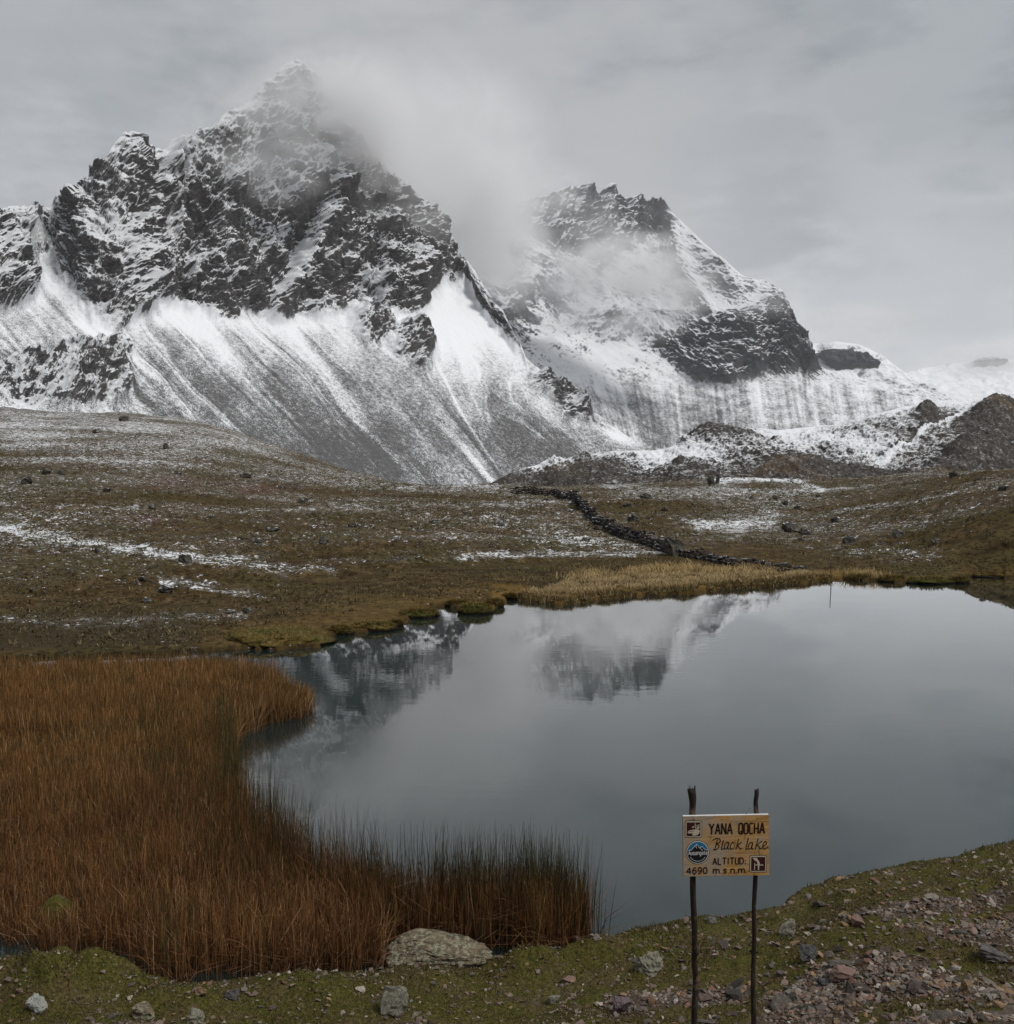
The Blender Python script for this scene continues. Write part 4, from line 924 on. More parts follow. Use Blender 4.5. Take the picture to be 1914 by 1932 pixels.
def build_gold():
    r = np.random.RandomState(31)
    GOLD_UV = [(968, 1126), (1000, 1118), (1040, 1108), (1080, 1096), (1120, 1088), (1170, 1084), (1240, 1088), (1300, 1086), (1400, 1083), (1480, 1082), (1560, 1086), (1572, 1092), (1480, 1102), (1390, 1109), (1295, 1118), (1200, 1123), (1130, 1130), (1062, 1141), (1000, 1134)]
    poly = [(lambda h_: (h_.x, h_.y))(hit(u, v)) for u, v in GOLD_UV]
    q = scatter(poly, 60000, r); n = len(q)
    c = fbm(q[:, 0] / .7, q[:, 1] / .9, 2.2, 3); q = q[r.uniform(0, 1, n) < .55 + c]; n = len(q)
    z = zground(q[:, 0], q[:, 1]); c = fbm(q[:, 0] / .7, q[:, 1] / .9, 2.2, 3)
    sd = shore_sd(q[:, 0], q[:, 1])
    h = r.uniform(.09, .20, n) * (1 + .6 * c)
    a = r.uniform(0, 6.283, n); L = h * r.uniform(.1, .75, n); lean = np.stack([np.cos(a) * L, np.sin(a) * L], 1)
    lean[:, 1] -= .12 * sstep(.7 - sd, 0, .6)
    c1 = pick(n, [(.50, .375, .20), (.42, .31, .15), (.58, .45, .26), (.30, .21, .09)], [4, 4, 2, 2], .2, r) * (1 + .3 * c[:, None])
    g = (r.uniform(0, 1, n) < .45 * sstep(.8 - sd, 0, .8))[:, None]
    c1 = np.where(g, pick(n, [(.14, .12, .03), (.10, .075, .022)], None, .3, r), c1)
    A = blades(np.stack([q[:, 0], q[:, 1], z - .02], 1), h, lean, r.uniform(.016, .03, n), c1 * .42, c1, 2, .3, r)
    # scattered clumps behind it
    B = []
    for (u, v, m) in [(1215, 1080, 90), (1120, 1083, 50), (1250, 1074, 70), (1300, 1078, 110), (1330, 1080, 90), (1390, 1079, 70), (1425, 1074, 70), (1270, 1082, 90), (1365, 1083, 60), (1460, 1078, 60), (1205, 1086, 60), (1100, 1092, 60), (1290, 1070, 30), (1620, 1085, 50), (1640, 1087, 40)]:
        p = hit(u, v); m *= 3
        xy = np.array([[p.x, p.y]]) + r.normal(0, 1, (m, 2)) * np.array([.38, .3]); zz = zground(xy[:, 0], xy[:, 1])
        hh = r.uniform(.15, .36, m); aa = r.uniform(0, 6.283, m); LL = hh * r.uniform(.2, .8, m)
        cc = pick(m, [(.54, .385, .175), (.45, .31, .135), (.60, .45, .22)], None, .2, r)
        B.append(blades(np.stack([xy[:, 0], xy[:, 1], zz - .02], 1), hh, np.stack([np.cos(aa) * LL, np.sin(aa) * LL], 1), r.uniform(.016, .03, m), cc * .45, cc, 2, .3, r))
    return stuff_blades('golden_grass', M_GRASS, 'straw coloured bunch grass fringing the far shore', A, *B)
build_gold()

def build_tussocks():
    r = np.random.RandomState(41)
    n = 60000
    th = r.uniform(math.radians(-30), math.radians(30), n)
    R = np.exp(r.uniform(math.log(24), math.log(150), n)); R = np.where(r.uniform(0, 1, n) < .35, r.uniform(28, 80, n), R)
    x, y = np.sin(th) * R, np.cos(th) * R
    sd = shore_sd(x, y); k = sd > .5
    x, y, sd = x[k], y[k], sd[k]; n = len(x)
    c = fbm(x / 6, y / 6, 1.5, 3); k = r.uniform(0, 1, n) < .55 + .9 * c
    x, y, sd = x[k], y[k], sd[k]; n = len(x); R = np.hypot(x, y)
    V = []
    m = 5
    bx = np.repeat(x, m) + r.normal(0, .05, n * m); by = np.repeat(y, m) + r.normal(0, .05, n * m)
    z = np.repeat(zground(x, y), m)
    h = np.repeat(r.uniform(.06, .20, n) * (1 + sstep(R, 50, 120) * .8), m) * r.uniform(.6, 1.2, n * m)
    a = r.uniform(0, 6.283, n * m); L = h * r.uniform(.3, 1.0, n * m)
    col = np.repeat(pick(n, [(.110, .080, .036), (.085, .062, .026), (.15, .115, .056), (.21, .165, .085), (.090, .084, .032)], [4, 3, 3, 2, 2], .25, r), m, 0)
    w = np.repeat(.035 + R * .0006, m) * r.uniform(.6, 1.3, n * m)
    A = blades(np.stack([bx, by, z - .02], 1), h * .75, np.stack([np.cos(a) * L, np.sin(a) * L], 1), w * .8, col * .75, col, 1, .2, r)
    return stuff_blades('tussock_grass', M_GRASS, 'low brown tussock grass covering the far slopes', A)
build_tussocks()

def build_turf():
    """short grass and moss shoots on the near bank"""
    r = np.random.RandomState(51)
    n = 230000
    y = r.uniform(5.8, 14.5, n); x = y * r.uniform(-.53, .55, n)
    sd = shore_sd(x, y); k = (sd > -.02)
    x, y, sd = x[k], y[k], sd[k]; n = len(x)
    g = gravel_amount(x, y); c = fbm(x / .5, y / .5, 4.4, 3)
    k = r.uniform(0, 1, n) < np.clip(.92 - .9 * g + .45 * c - .55 * sstep(fbm(x / 1.3, y / 1.3, 6.4, 3), .12, .55), .03, 1); x, y, sd, g, c = x[k], y[k], sd[k], g[k], c[k]; n = len(x)
    z = zground(x, y)
    h = r.uniform(.008, .026, n) * (1 + .8 * sstep(c, .1, .6)); tall = r.uniform(0, 1, n) < .012 * (1 + 3 * (sd < .3)); h = np.where(tall, r.uniform(.03, .085, n), h)
    a = r.uniform(0, 6.283, n); L = h * r.uniform(.2, 1.0, n)
    moss = pick(n, [(.066, .058, .013), (.105, .084, .024), (.042, .038, .010), (.145, .108, .040), (.20, .150, .068)], [4, 3, 3, 1.5, 1], .3, r)
    dry = pick(n, [(.135, .104, .050), (.100, .076, .036), (.19, .148, .080), (.078, .066, .026)], [3, 3, 1.2, 2], .3, r)
    dead = (r.uniform(0, 1, n) < .5 * sstep(fbm(x / .8, y / .8, 3.7, 3), .1, .5))[:, None]
    dry = np.where(dead, pick(n, [(.20, .15, .075), (.14, .095, .045)], None, .3, r), dry)
    t = (r.uniform(0, 1, n) < np.clip(sstep(sd, .15, 1.1) * .85 + .35 * c + .45 * fbm(x / 1.7, y / 1.7, 9.1, 3), 0, 1))[:, None]
    col = np.where(t, dry, moss)
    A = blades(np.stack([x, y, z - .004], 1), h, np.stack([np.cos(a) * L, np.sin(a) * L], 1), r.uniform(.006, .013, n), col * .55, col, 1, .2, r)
    return stuff_blades('turf', M_GRASS, 'short mossy turf on the near bank', A)
build_turf()

# ------------------------------------------------------------------ stones and boulders
def mat_stone(name, cols, lichen=0.0, lichen_col=(0.36, 0.38, 0.28), scale=9.0, vary=True, snow=0.0):
    m, nt, b = material(name)
    o = coords(nt, 'Object')
    info = nt.new('ShaderNodeObjectInfo')
    off = nt.vmath('ADD', o, nt.vmath('SCALE', info.outputs['Location'], None))
    n1 = nt.noise(o, scale, 5.0, 0.65, 0.4); n2 = nt.noise(o, scale * 5, 4.0, 0.7)
    if vary:
        base = nt.ramp(info.outputs['Random'], [((i + .5) / len(cols), c) for i, c in enumerate(cols)])
        base.node.color_ramp.interpolation = 'CONSTANT'
        for i, e in enumerate(base.node.color_ramp.elements): e.position = i / len(cols)
    else: base = nt.mix(nt.step(n1, .35, .65), cols[0], cols[1])
    f = nt.math('MULTIPLY_ADD', n2, .9, .55)
    col = nt.mix(1.0, base, nt.mix(0.0, (0, 0, 0), (0, 0, 0)), 'ADD')
    hs = nt.new('ShaderNodeHueSaturation'); nt.put(hs.inputs['Color'], base); nt.put(hs.inputs['Value'], nt.math('MULTIPLY_ADD', nt.math('ADD', n1, n2), 0.9, 0.1)); col = hs.outputs[0]
    if lichen:
        p = nt.math('ADD', nt.math('MULTIPLY', nt.voro(nt.vmath('ADD', o, nt.vmath('SCALE', nt.new('ShaderNodeTexNoise').outputs[1], None)), scale * 2.2), -.25), nt.noise(o, scale * 1.5, 6.0, .7))
        col = nt.mix(nt.math('MULTIPLY', nt.step(p, .50 - .35 * lichen, .56 - .30 * lichen), .85), col, nt.mix(n2, tuple(c * .6 for c in lichen_col), lichen_col))
    if snow:
        nz = nt.new('ShaderNodeSeparateXYZ'); nt.put(nz.inputs[0], nt.new('ShaderNodeNewGeometry').outputs['Normal'])
        col = nt.mix(nt.step(nt.math('ADD', nz.outputs[2], nt.math('MULTIPLY', nt.math('SUBTRACT', n1, .5), 1.6)), 1.18 - snow, 1.34 - snow), col, (.72, .74, .76))
    nt.put(b.inputs['Base Color'], col)
    nt.put(b.inputs['Normal'], nt.bump(nt.math('ADD', n1, nt.math('MULTIPLY', n2, .5)), 0.9, 0.02 * 9 / scale))
    b.inputs['Roughness'].default_value = .9; b.inputs['Specular IOR Level'].default_value = .2
    return m
STONE_COLS = [(.150, .112, .098), (.175, .150, .135), (.110, .098, .092), (.205, .165, .145), (.190, .120, .078), (.085, .076, .073), (.140, .125, .115), (.260, .230, .200)]
M_STONE = mat_stone('bank_stone', STONE_COLS, 0, scale=3.0)
M_LICHEN = mat_stone('lichened_stone', [(.095, .074, .050), (.175, .135, .090)], .36, (.40, .40, .28), 13.0, False)
M_LICHEN2 = mat_stone('pale_lichened_stone', [(.085, .076, .066), (.13, .115, .095)], .62, (.285, .275, .205), 34.0, False)
M_DARKSTONE = mat_stone('dark_stone', [(.036, .036, .038), (.070, .067, .066)], .18, (.20, .22, .17), 24.0, False)
M_OCHRE = mat_stone('ochre_stone', [(.235, .165, .090), (.150, .098, .056)], 0, (.3, .3, .2), 30.0, False)
M_PINK = mat_stone('pinkish_stone', [(.230, .152, .122), (.150, .098, .082)], 0, (.3, .3, .2), 30.0, False)
M_BOULDER = mat_stone('field_boulder', [(.050, .045, .039), (.115, .103, .086)], .2, (.17, .17, .135), 2.2, False, snow=.30)
M_WALL = mat_stone('wall_stone', [(.034, .029, .027), (.050, .041, .037), (.024, .021, .020), (.068, .056, .048)], 0, scale=5.0, snow=.22)
M_HUMMOCK = None

def rock_mesh(name, seed, n=16, flat=(1, .75, .5), sub=0, rough=0.0, mat=None, smooth=False, power=.5):
    """angular stone: hull of random points, optionally refined and weathered; unit size about 1 across"""
    r = np.random.RandomState(seed); bm = bmesh.new()
    p = r.normal(size=(n, 3)); p /= np.linalg.norm(p, axis=1)[:, None]; p *= r.uniform(.72, 1.0, (n, 1))
    p = np.sign(p) * np.abs(p) ** (1 - power * .45)
    for c in p * np.array(flat) * .5: bm.verts.new(c)
    bmesh.ops.convex_hull(bm, input=bm.verts)
    for vtx in [q for q in bm.verts if not q.link_faces]: bm.verts.remove(vtx)
    if sub:
        bmesh.ops.triangulate(bm, faces=bm.faces)
        for k in range(sub): bmesh.ops.subdivide_edges(bm, edges=bm.edges, cuts=1, use_grid_fill=True, smooth=.12 if k == 0 else 0)
        bm.normal_update()
        co = np.array([q.co for q in bm.verts]); no = np.array([q.normal for q in bm.verts])
        d = rough * (fbm(co[:, 0] * 3.4 + seed, co[:, 1] * 3.4, co[:, 2] * 5, 4, .6) + .7 * ridged(co[:, 0] * 5, co[:, 1] * 5 + seed, co[:, 2] * 8, 4, .6) - .5)
        for q, c, nn, dd in zip(bm.verts, co, no, d): q.co = Vector(c + nn * dd)
    me = bpy.data.meshes.new(name); bmesh.ops.recalc_face_normals(bm, faces=bm.faces); bm.to_mesh(me); bm.free()
    if smooth: me.polygons.foreach_set('use_smooth', np.ones(len(me.polygons), bool))
    if mat: me.materials.append(mat)
    return me
def boulder(name, u, v, w, h, label, seed, mat, cat='boulder', group=None, depth=.8, plane=None, sub=2, rough=.06, rotz=None, tilt=0.0, sink=.18, n=14, power=.6, smooth=False):
    """boulder whose foot is seen at picture point (u, v), w and h its width and height in the picture"""
    p = hit(u, v) if plane is None else Vector((*on_plane(u, v, plane), plane))
    k = p.y / FOC
    me = rock_mesh(name, seed, n, (1, 1, 1), sub, rough, mat, smooth, power)
    co = np.array([x.co for x in me.vertices]); lo, hi = co.min(0), co.max(0)
    W, H = w * k, h * k
    co = (co - (lo + hi) / 2) / (hi - lo) * np.array([W, W * depth, H * (1 + sink)])
    co[:, 2] += H * (1 - sink) / 2
    if tilt:
        c_, s_ = math.cos(tilt), math.sin(tilt); x_ = co[:, 0] * c_ - co[:, 2] * s_; co[:, 2] = co[:, 0] * s_ + co[:, 2] * c_; co[:, 0] = x_
    me.vertices.foreach_set('co', co.astype(np.float32).ravel()); me.update()
    o = link(name, me, None, label, cat, group)
    yy = p.y + W * depth * .35
    o.location = (p.x, yy, (max(zat(p.x, yy), p.z - .3) if plane is None else p.z))
    if rotz: o.rotation_euler.z = rotz
    return o

# boulders out on the grassland
GL, GR, GC = 'boulders on the left slope', 'boulders in the right field', 'boulders before the saddle'
for i, (u, v, w, h, lab, g) in enumerate([
    (1269, 1050, 54, 40, 'big grey boulder built into the dry stone wall', None), (1493, 1004, 34, 22, 'dark rounded boulder, larger of the pair in the right field', None), (1520, 1010, 26, 13, 'lower dark boulder just beside the larger rounded one', None),
    (1580, 991, 22, 11, 'low dark boulder on brown grass above the right snow patch', None), (1605, 1031, 30, 18, 'grassy grey boulder at the left end of the right snow patch', None), (1698, 1018, 24, 16, 'rounded grey boulder standing behind the right snow patch', None),
    (1667, 1034, 13, 9, 'small boulder lying inside the right snow patch', None), (1767, 1031, 20, 10, 'small dark boulder to the right of the right snow patch', GR), (1220, 953, 26, 15, 'dark boulder beside the snow above the middle of the wall', None), (1185, 966, 20, 9, 'low dark boulder touching the upper wall on its right', GR), (1196, 986, 22, 15, 'pale grey boulder just right of the stone wall', None),
    (1343, 914, 15, 22, 'tall dark standing rock at the foot of the moraine', None), (1355, 912, 9, 16, 'narrow dark rock leaning beside the tall standing one', None), (1802, 911, 18, 15, 'dark upright boulder on the crest of the right field', None), (1846, 913, 14, 8, 'small boulder between the two dark ones on the right crest', GR), (1898, 926, 22, 13, 'dark boulder at the right end of the crest', None),
    (1483, 958, 14, 8, 'small dark boulder high above the right field pair', GR), (1506, 968, 12, 9, 'small upright boulder just above the right field pair', GR), (1465, 949, 12, 7, 'small boulder furthest up the slope above the right field pair', GR), (1255, 968, 14, 8, 'small pale boulder below the dark one beside the upper snow', GR), (1420, 946, 12, 7, 'small dark boulder on brown grass left of the far path', GR), (1640, 965, 11, 6, 'tiny boulder on brown grass above the rounded grey one', GR), (1860, 985, 12, 6, 'small boulder alone in the grass near the right edge', GR), (1740, 950, 10, 6, 'tiny dark boulder under the right crest', GR), (1545, 948, 10, 6, 'tiny boulder under the dip of the right crest', GR), (1512, 1021, 14, 7, 'small flat rock in front of the right field pair', GR),
    (231, 801, 22, 10, 'dark boulder near the crest of the left hill', None), (183, 819, 22, 11, 'flat dark boulder below the one near the left hill crest', None), (86, 899, 18, 14, 'dark boulder, left one of a pair on the left hill', None), (114, 899, 14, 12, 'dark boulder, right one of a pair on the left hill', None), (48, 914, 22, 15, 'grey boulder on the left hill below the dark pair', None),
    (200, 934, 16, 8, 'small dark boulder left of the reddish bare earth', GL), (312, 851, 14, 11, 'rounded grey boulder on the dusted upper left hill', None), (335, 896, 15, 7, 'small dark boulder on the slope above the reddish earth', GL), (462, 903, 22, 11, 'pale grey boulder beside the reddish bare earth', None), (531, 927, 14, 8, 'small boulder right of the pale one beside the reddish earth', GL), (571, 949, 24, 13, 'wide grey boulder low on the left hill slope', None), (285, 965, 16, 8, 'small dark boulder just below the reddish bare earth', GL),
    (514, 1010, 28, 9, 'long flat dark slab on the left slope', None), (485, 1034, 24, 12, 'dark boulder above the snowy path bend', None), (611, 1038, 20, 14, 'dark grey boulder right of the snowy path end', None), (183, 1046, 12, 12, 'small dark boulder just below the snowy path', None), (348, 1066, 26, 15, 'grey boulder at the edge of the snowy path', None), (312, 1121, 30, 14, 'pale greenish boulder under the lower snow streak', None),
    (466, 1159, 20, 13, 'grey lumpy boulder near the left shore', None), (433, 1158, 26, 7, 'flat dark slab beside the grey boulder near the left shore', None), (266, 1103, 20, 9, 'dark boulder at the left tip of the lower snow streak', GL), (276, 1137, 22, 10, 'dark boulder below the pale greenish one on the left', GL), (140, 1040, 12, 7, 'small dark boulder touching the left part of the snowy path', GL), (60, 1120, 14, 7, 'small boulder near the left edge above the shore snow', GL), (400, 985, 12, 6, 'small boulder on the open slope left of the long slab', GL), (120, 960, 12, 6, 'small boulder on the green slope above the snowy path', GL),
    (666, 1004, 20, 9, 'dark boulder on the grass left of the snow band', None), (942, 995, 22, 8, 'low dark rock on the dusted grass left of the wall', None), (1106, 1023, 18, 9, 'dark rock on snowy grass close under the wall', None), (1075, 975, 20, 8, 'dark rock near the upper bend of the wall', GC), (1128, 1005, 20, 8, 'dark rock right against the left foot of the wall', GC), (818, 993, 20, 7, 'low dark rock in the middle of the dusted grass', GC), (720, 962, 12, 6, 'small rock below the left end of the saddle', GC), (880, 975, 10, 5, 'tiny rock on dusted grass below the middle of the saddle', GC), (1030, 955, 10, 5, 'tiny rock just below the top of the wall', GC)]):
    boulder('boulder', u, v, w, h, lab, 100 + i, M_BOULDER, group=g, depth=.75, sub=2, rough=.12, n=12 + i % 5)

# the rocks of the near bank
def long_boulder():
    """long lichened boulder lying at the edge of the reeds, its right end tapering low over the water"""
    o = boulder('boulder', 826, 1830, 222, 54, 'long lichen spotted boulder lying at the water edge before the reeds', 7, M_LICHEN, depth=.42, sub=5, rough=.03, n=26, power=.9, plane=0.02, sink=.1)
    me = o.data; co = np.array([x.co for x in me.vertices]); W = co[:, 0].max() - co[:, 0].min(); t = (co[:, 0] - co[:, 0].min()) / W
    H = co[:, 2].max()
    top = np.interp(t, [0, .06, .16, .30, .42, .55, .66, .76, .82, .90, 1.0], [.50, .68, .86, 1.0, .98, .84, .76, .70, .62, .52, .36])
    bot = np.interp(t, [0, .3, .6, .8, .92, 1.0], [0, 0, 0.02, .12, .26, .30]) * H
    co[:, 2] = np.where(co[:, 2] > 0, bot + co[:, 2] / H * (top * H - bot), co[:, 2])
    co[:, 2] += .010 * fbm(co[:, 0] * 9, co[:, 1] * 9, co[:, 2] * 14, 4, .6)
    me.vertices.foreach_set('co', co.astype(np.float32).ravel()); me.update()
long_boulder()
boulder('rock', 738, 1918, 58, 54, 'pale green lichen covered rock standing in the gravel near the bottom', 13, M_LICHEN2, 'rock', sub=3, rough=.05, n=13, depth=.8, tilt=-.15)
boulder('rock', 1228, 1844, 62, 34, 'grey green lichened rock half buried left of the sign post', 15, M_LICHEN2, 'rock', sub=3, rough=.09, n=14, depth=.8, sink=.4)
boulder('rock', 1491, 1765, 40, 26, 'pale pointed rock on the grass right of the sign', 19, M_LICHEN2, 'rock', sub=3, rough=.055, n=9, depth=.7, tilt=.3)
boulder('rock', 1528, 1814, 38, 28, 'dark pyramid shaped rock on the gravel right of the sign', 23, M_DARKSTONE, 'rock', sub=3, rough=.055, n=8, depth=.8)
boulder('rock', 1597, 1848, 54, 22, 'flat pinkish slab on the gravel below the dark pyramid rock', 27, M_PINK, 'rock', sub=3, rough=.05, n=10, depth=.7)
boulder('rock', 1562, 1852, 34, 16, 'low dark grey rock touching the flat pinkish slab', 28, M_DARKSTONE, 'rock', sub=3, rough=.05, n=10, depth=.7)
boulder('rock', 1831, 1879, 32, 30, 'blocky ochre rock among the gravel at the right', 31, M_OCHRE, 'rock', sub=3, rough=.045, n=9, depth=.9)
boulder('rock', 1878, 1818, 66, 26, 'large grey slab tilted in the scree at the right edge', 33, mat_stone('slab_stone', [(.085, .078, .074), (.125, .112, .104)], 0, scale=26, vary=False), 'rock', sub=3, rough=.045, n=9, depth=.8, tilt=-.15)
boulder('rock', 1622, 1754, 28, 20, 'low grey pink rock at the grassy edge of the gravel', 35, M_PINK, 'rock', sub=3, rough=.05, n=10, depth=.8)
boulder('rock', 268, 1912, 46, 28, 'grey lichened rock by the reeds at bottom left', 37, M_LICHEN, 'rock', sub=3, rough=.07, n=13, depth=.8, sink=.3)
boulder('rock', 302, 1872, 17, 13, 'small reddish rock at the foot of the reeds', 39, M_PINK, 'rock', sub=3, rough=.05, n=10, plane=.03)
boulder('rock', 377, 1883, 26, 17, 'orange brown rock at the mossy water edge', 41, M_OCHRE, 'rock', sub=3, rough=.055, n=11)
boulder('rock', 436, 1886, 30, 16, 'smooth pale grey rock on the moss by the water', 43, M_STONE, 'rock', sub=3, rough=.035, n=12)
boulder('rock', 1046, 1891, 26, 17, 'pale greenish stone alone on the turf left of the lichened rock', 45, M_LICHEN2, 'rock', sub=3, rough=.055, n=11)
boulder('rock', 1178, 2012 - 94, 42, 34, 'dark purplish block in the stone band left of the sign', 47, mat_stone('purple_stone', [(.085, .062, .066), (.15, .115, .118)], 0, scale=26, vary=False), 'rock', sub=3, rough=.045, n=8, depth=.9)
boulder('rock', 65, 1918, 40, 32, 'round rock crusted with white lichen at the bottom left', 49, mat_stone('white_lichen_stone', [(.14, .13, .11), (.18, .17, .15)], .95, (.40, .41, .37), 40, False), 'rock', sub=3, rough=.08, n=14, sink=.3)
boulder('rock', 365, 1930, 40, 26, 'pale lichen crusted stone at the bottom edge left of centre', 53, M_LICHEN2, 'rock', sub=3, rough=.07, n=12)
boulder('rock', 1075, 1857, 26, 8, 'thin flat pinkish stone lying on green moss', 55, M_PINK, 'rock', sub=3, rough=.045, n=10)
boulder('rock', 1345, 1742, 20, 12, 'small pale rock at the water edge just right of the left post', 57, M_STONE, 'rock', sub=3, rough=.05, n=11)

# loose stones: the largest one by one, the rest as gravel
def bank_points(n, r):
    y = r.uniform(5.8, 13.5, n); x = y * r.uniform(-.53, .55, n)
    sd = shore_sd(x, y); g = gravel_amount(x, y); c = fbm(x / .35, y / .35, 6.1, 3); b = fbm(x / .9, y / .9, 2.1, 2)
    p = g ** 1.4 * (.8 + 1.1 * c) + .08 + .14 * sstep(b, .1, .6) + .12 * sstep(sd, .7, .1) * (x < .5)
    k = (sd > .04) & (r.uniform(0, 1, n) < np.clip(p, 0, 1))
    return x[k], y[k]
STONE_KINDS = [('pinkish', (.165, .120, .094)), ('grey', (.150, .130, .108)), ('blackish', (.072, .062, .052)), ('pale', (.300, .262, .215)), ('ochre', (.205, .130, .070)), ('reddish', (.150, .078, .055)), ('purplish', (.118, .090, .080))]
STONE_MATS = [mat_stone(nm.replace(' ', '_') + '_stone', [tuple(q * .78 for q in c), c], 0, scale=3.2, vary=False) for nm, c in STONE_KINDS]
def stone_place(u, v, s):
    where = "at the bank's left end" if u < 430 else 'on the bank before the long boulder' if u < 930 else 'on the turf left of the sign' if u < 1290 else 'between the sign stakes' if u < 1425 else None
    if where is None:
        far = 'upper' if v < 1760 else 'middle' if v < 1850 else 'lower'
        where = 'on %s gravel right of the sign' % far if u < 1660 else 'on %s scree at the right edge' % far
    return where
def build_stones():
    r = np.random.RandomState(61)
    protos = [rock_mesh('stone', 200 + i, 10 + i % 6, (1, .55 + .4 * r.rand(), .22 + .36 * r.rand()), 0, 0, STONE_MATS[0], power=.2 + .6 * r.rand()) for i in range(18)]
    x, y = bank_points(90000, r)
    sel = r.choice(len(x), 285, replace=False)
    made = {}
    for i in sel:
        s = float(np.clip(r.lognormal(math.log(.085 if x[i] < 1.5 else .122), .38), .052, .26)); kd = r.choice(len(STONE_KINDS), p=[.30, .22, .12, .09, .12, .06, .09])
        z = zat(x[i], y[i]); u, v = unproject(x[i], y[i], z)
        where = stone_place(u, v, s)
        size = 'small' if s < .068 else 'mid sized' if s < .10 else 'large'
        fl = r.uniform(.45, 1.15); shape = 'flat' if fl < .68 else 'angular' if fl < .95 else 'chunky'
        o = link('stone', protos[r.randint(18)], None, '%s %s %s stone %s' % (size, shape, STONE_KINDS[kd][0], where), 'stone', 'loose stones ' + where)
        made.setdefault(o['label'], []).append((float(u), o))
        o.material_slots[0].link = 'OBJECT'; o.material_slots[0].material = STONE_MATS[kd]
        o.scale = (s * r.uniform(.9, 1.4), s * r.uniform(.8, 1.1), s * fl)
        o.rotation_euler = (r.normal(0, .28), r.normal(0, .28), r.uniform(0, 6.28))
        o.location = (x[i], y[i], z + s * .08)
    words = ['', '', 'two', 'three', 'four', 'five', 'six', 'seven', 'eight', 'nine']; nth = ['', 'second', 'third', 'fourth', 'fifth', 'sixth', 'seventh', 'eighth']
    for lab, lst in made.items():
        m = len(lst); lst.sort(key=lambda t: t[0])
        if 1 < m < 10:
            for k, (_, o) in enumerate(lst):
                if len(lab.split()) > 11: lab = lab.replace('mid sized ', '').replace('the ', '', 1)
                o['label'] = lab + ', ' + ('leftmost of ' if k == 0 else 'rightmost of ' if k == m - 1 else 'middle one of ' if m == 3 else nth[k] + ' from left of ') + words[m]
    # gravel: joined
    n = 20000
    x, y = bank_points(260000, r); k = r.permutation(len(x))[:n]; x, y = x[k], y[k]; n = len(x); z = zground(x, y)
    pv = []
    for i in range(12):
        me = rock_mesh('gravel', 300 + i, 8 + i % 3, (1, .5 + .4 * r.rand(), .22 + .35 * r.rand()), power=.2 + .6 * r.rand())
        me.calc_loop_triangles()
        pv.append((np.array([q.co for q in me.vertices]), np.array([t.vertices for t in me.loop_triangles]))); bpy.data.meshes.remove(me)
    V, F, C, off = [], [], [], 0
    gc = pick(n, [c for _, c in STONE_KINDS] + [(.25, .21, .185)], [30, 22, 12, 8, 11, 6, 9, 6], .28, r)
    S = np.clip(r.lognormal(math.log(.033), .52, n) * np.where(x > 2.2, 1.3, 1), .010, .12)
    for i in range(n):
        p, f = pv[i % 12]
        a, b_, c_ = r.uniform(0, 6.28), r.normal(0, .35), r.normal(0, .35)
        M = np.array(Matrix.Rotation(a, 3, 'Z') @ Matrix.Rotation(b_, 3, 'X') @ Matrix.Rotation(c_, 3, 'Y'))
        q = (p * S[i]) @ M.T + np.array([x[i], y[i], z[i] + S[i] * .08])
        V.append(q); F.append(f + off); C.append(np.broadcast_to(gc[i], q.shape)); off += len(q)
    m, nt, b = material('gravel_stone')
    nn = nt.noise(position(nt), 60, 4, .7)
    hs = nt.new('ShaderNodeHueSaturation'); nt.put(hs.inputs['Color'], nt.attr('tint', 'Color')); nt.put(hs.inputs['Value'], nt.math('MULTIPLY_ADD', nn, 1.3, .35)); nt.put(b.inputs['Base Color'], hs.outputs[0])
    nt.put(b.inputs['Normal'], nt.bump(nn, .6, .004))
    me = raw_mesh('gravel', np.concatenate(V), np.concatenate(F), False, m, cols=dict(tint=np.concatenate(C)))
    link('gravel', me, kind='stuff', label='loose angular gravel strewn over the near bank')
build_stones()

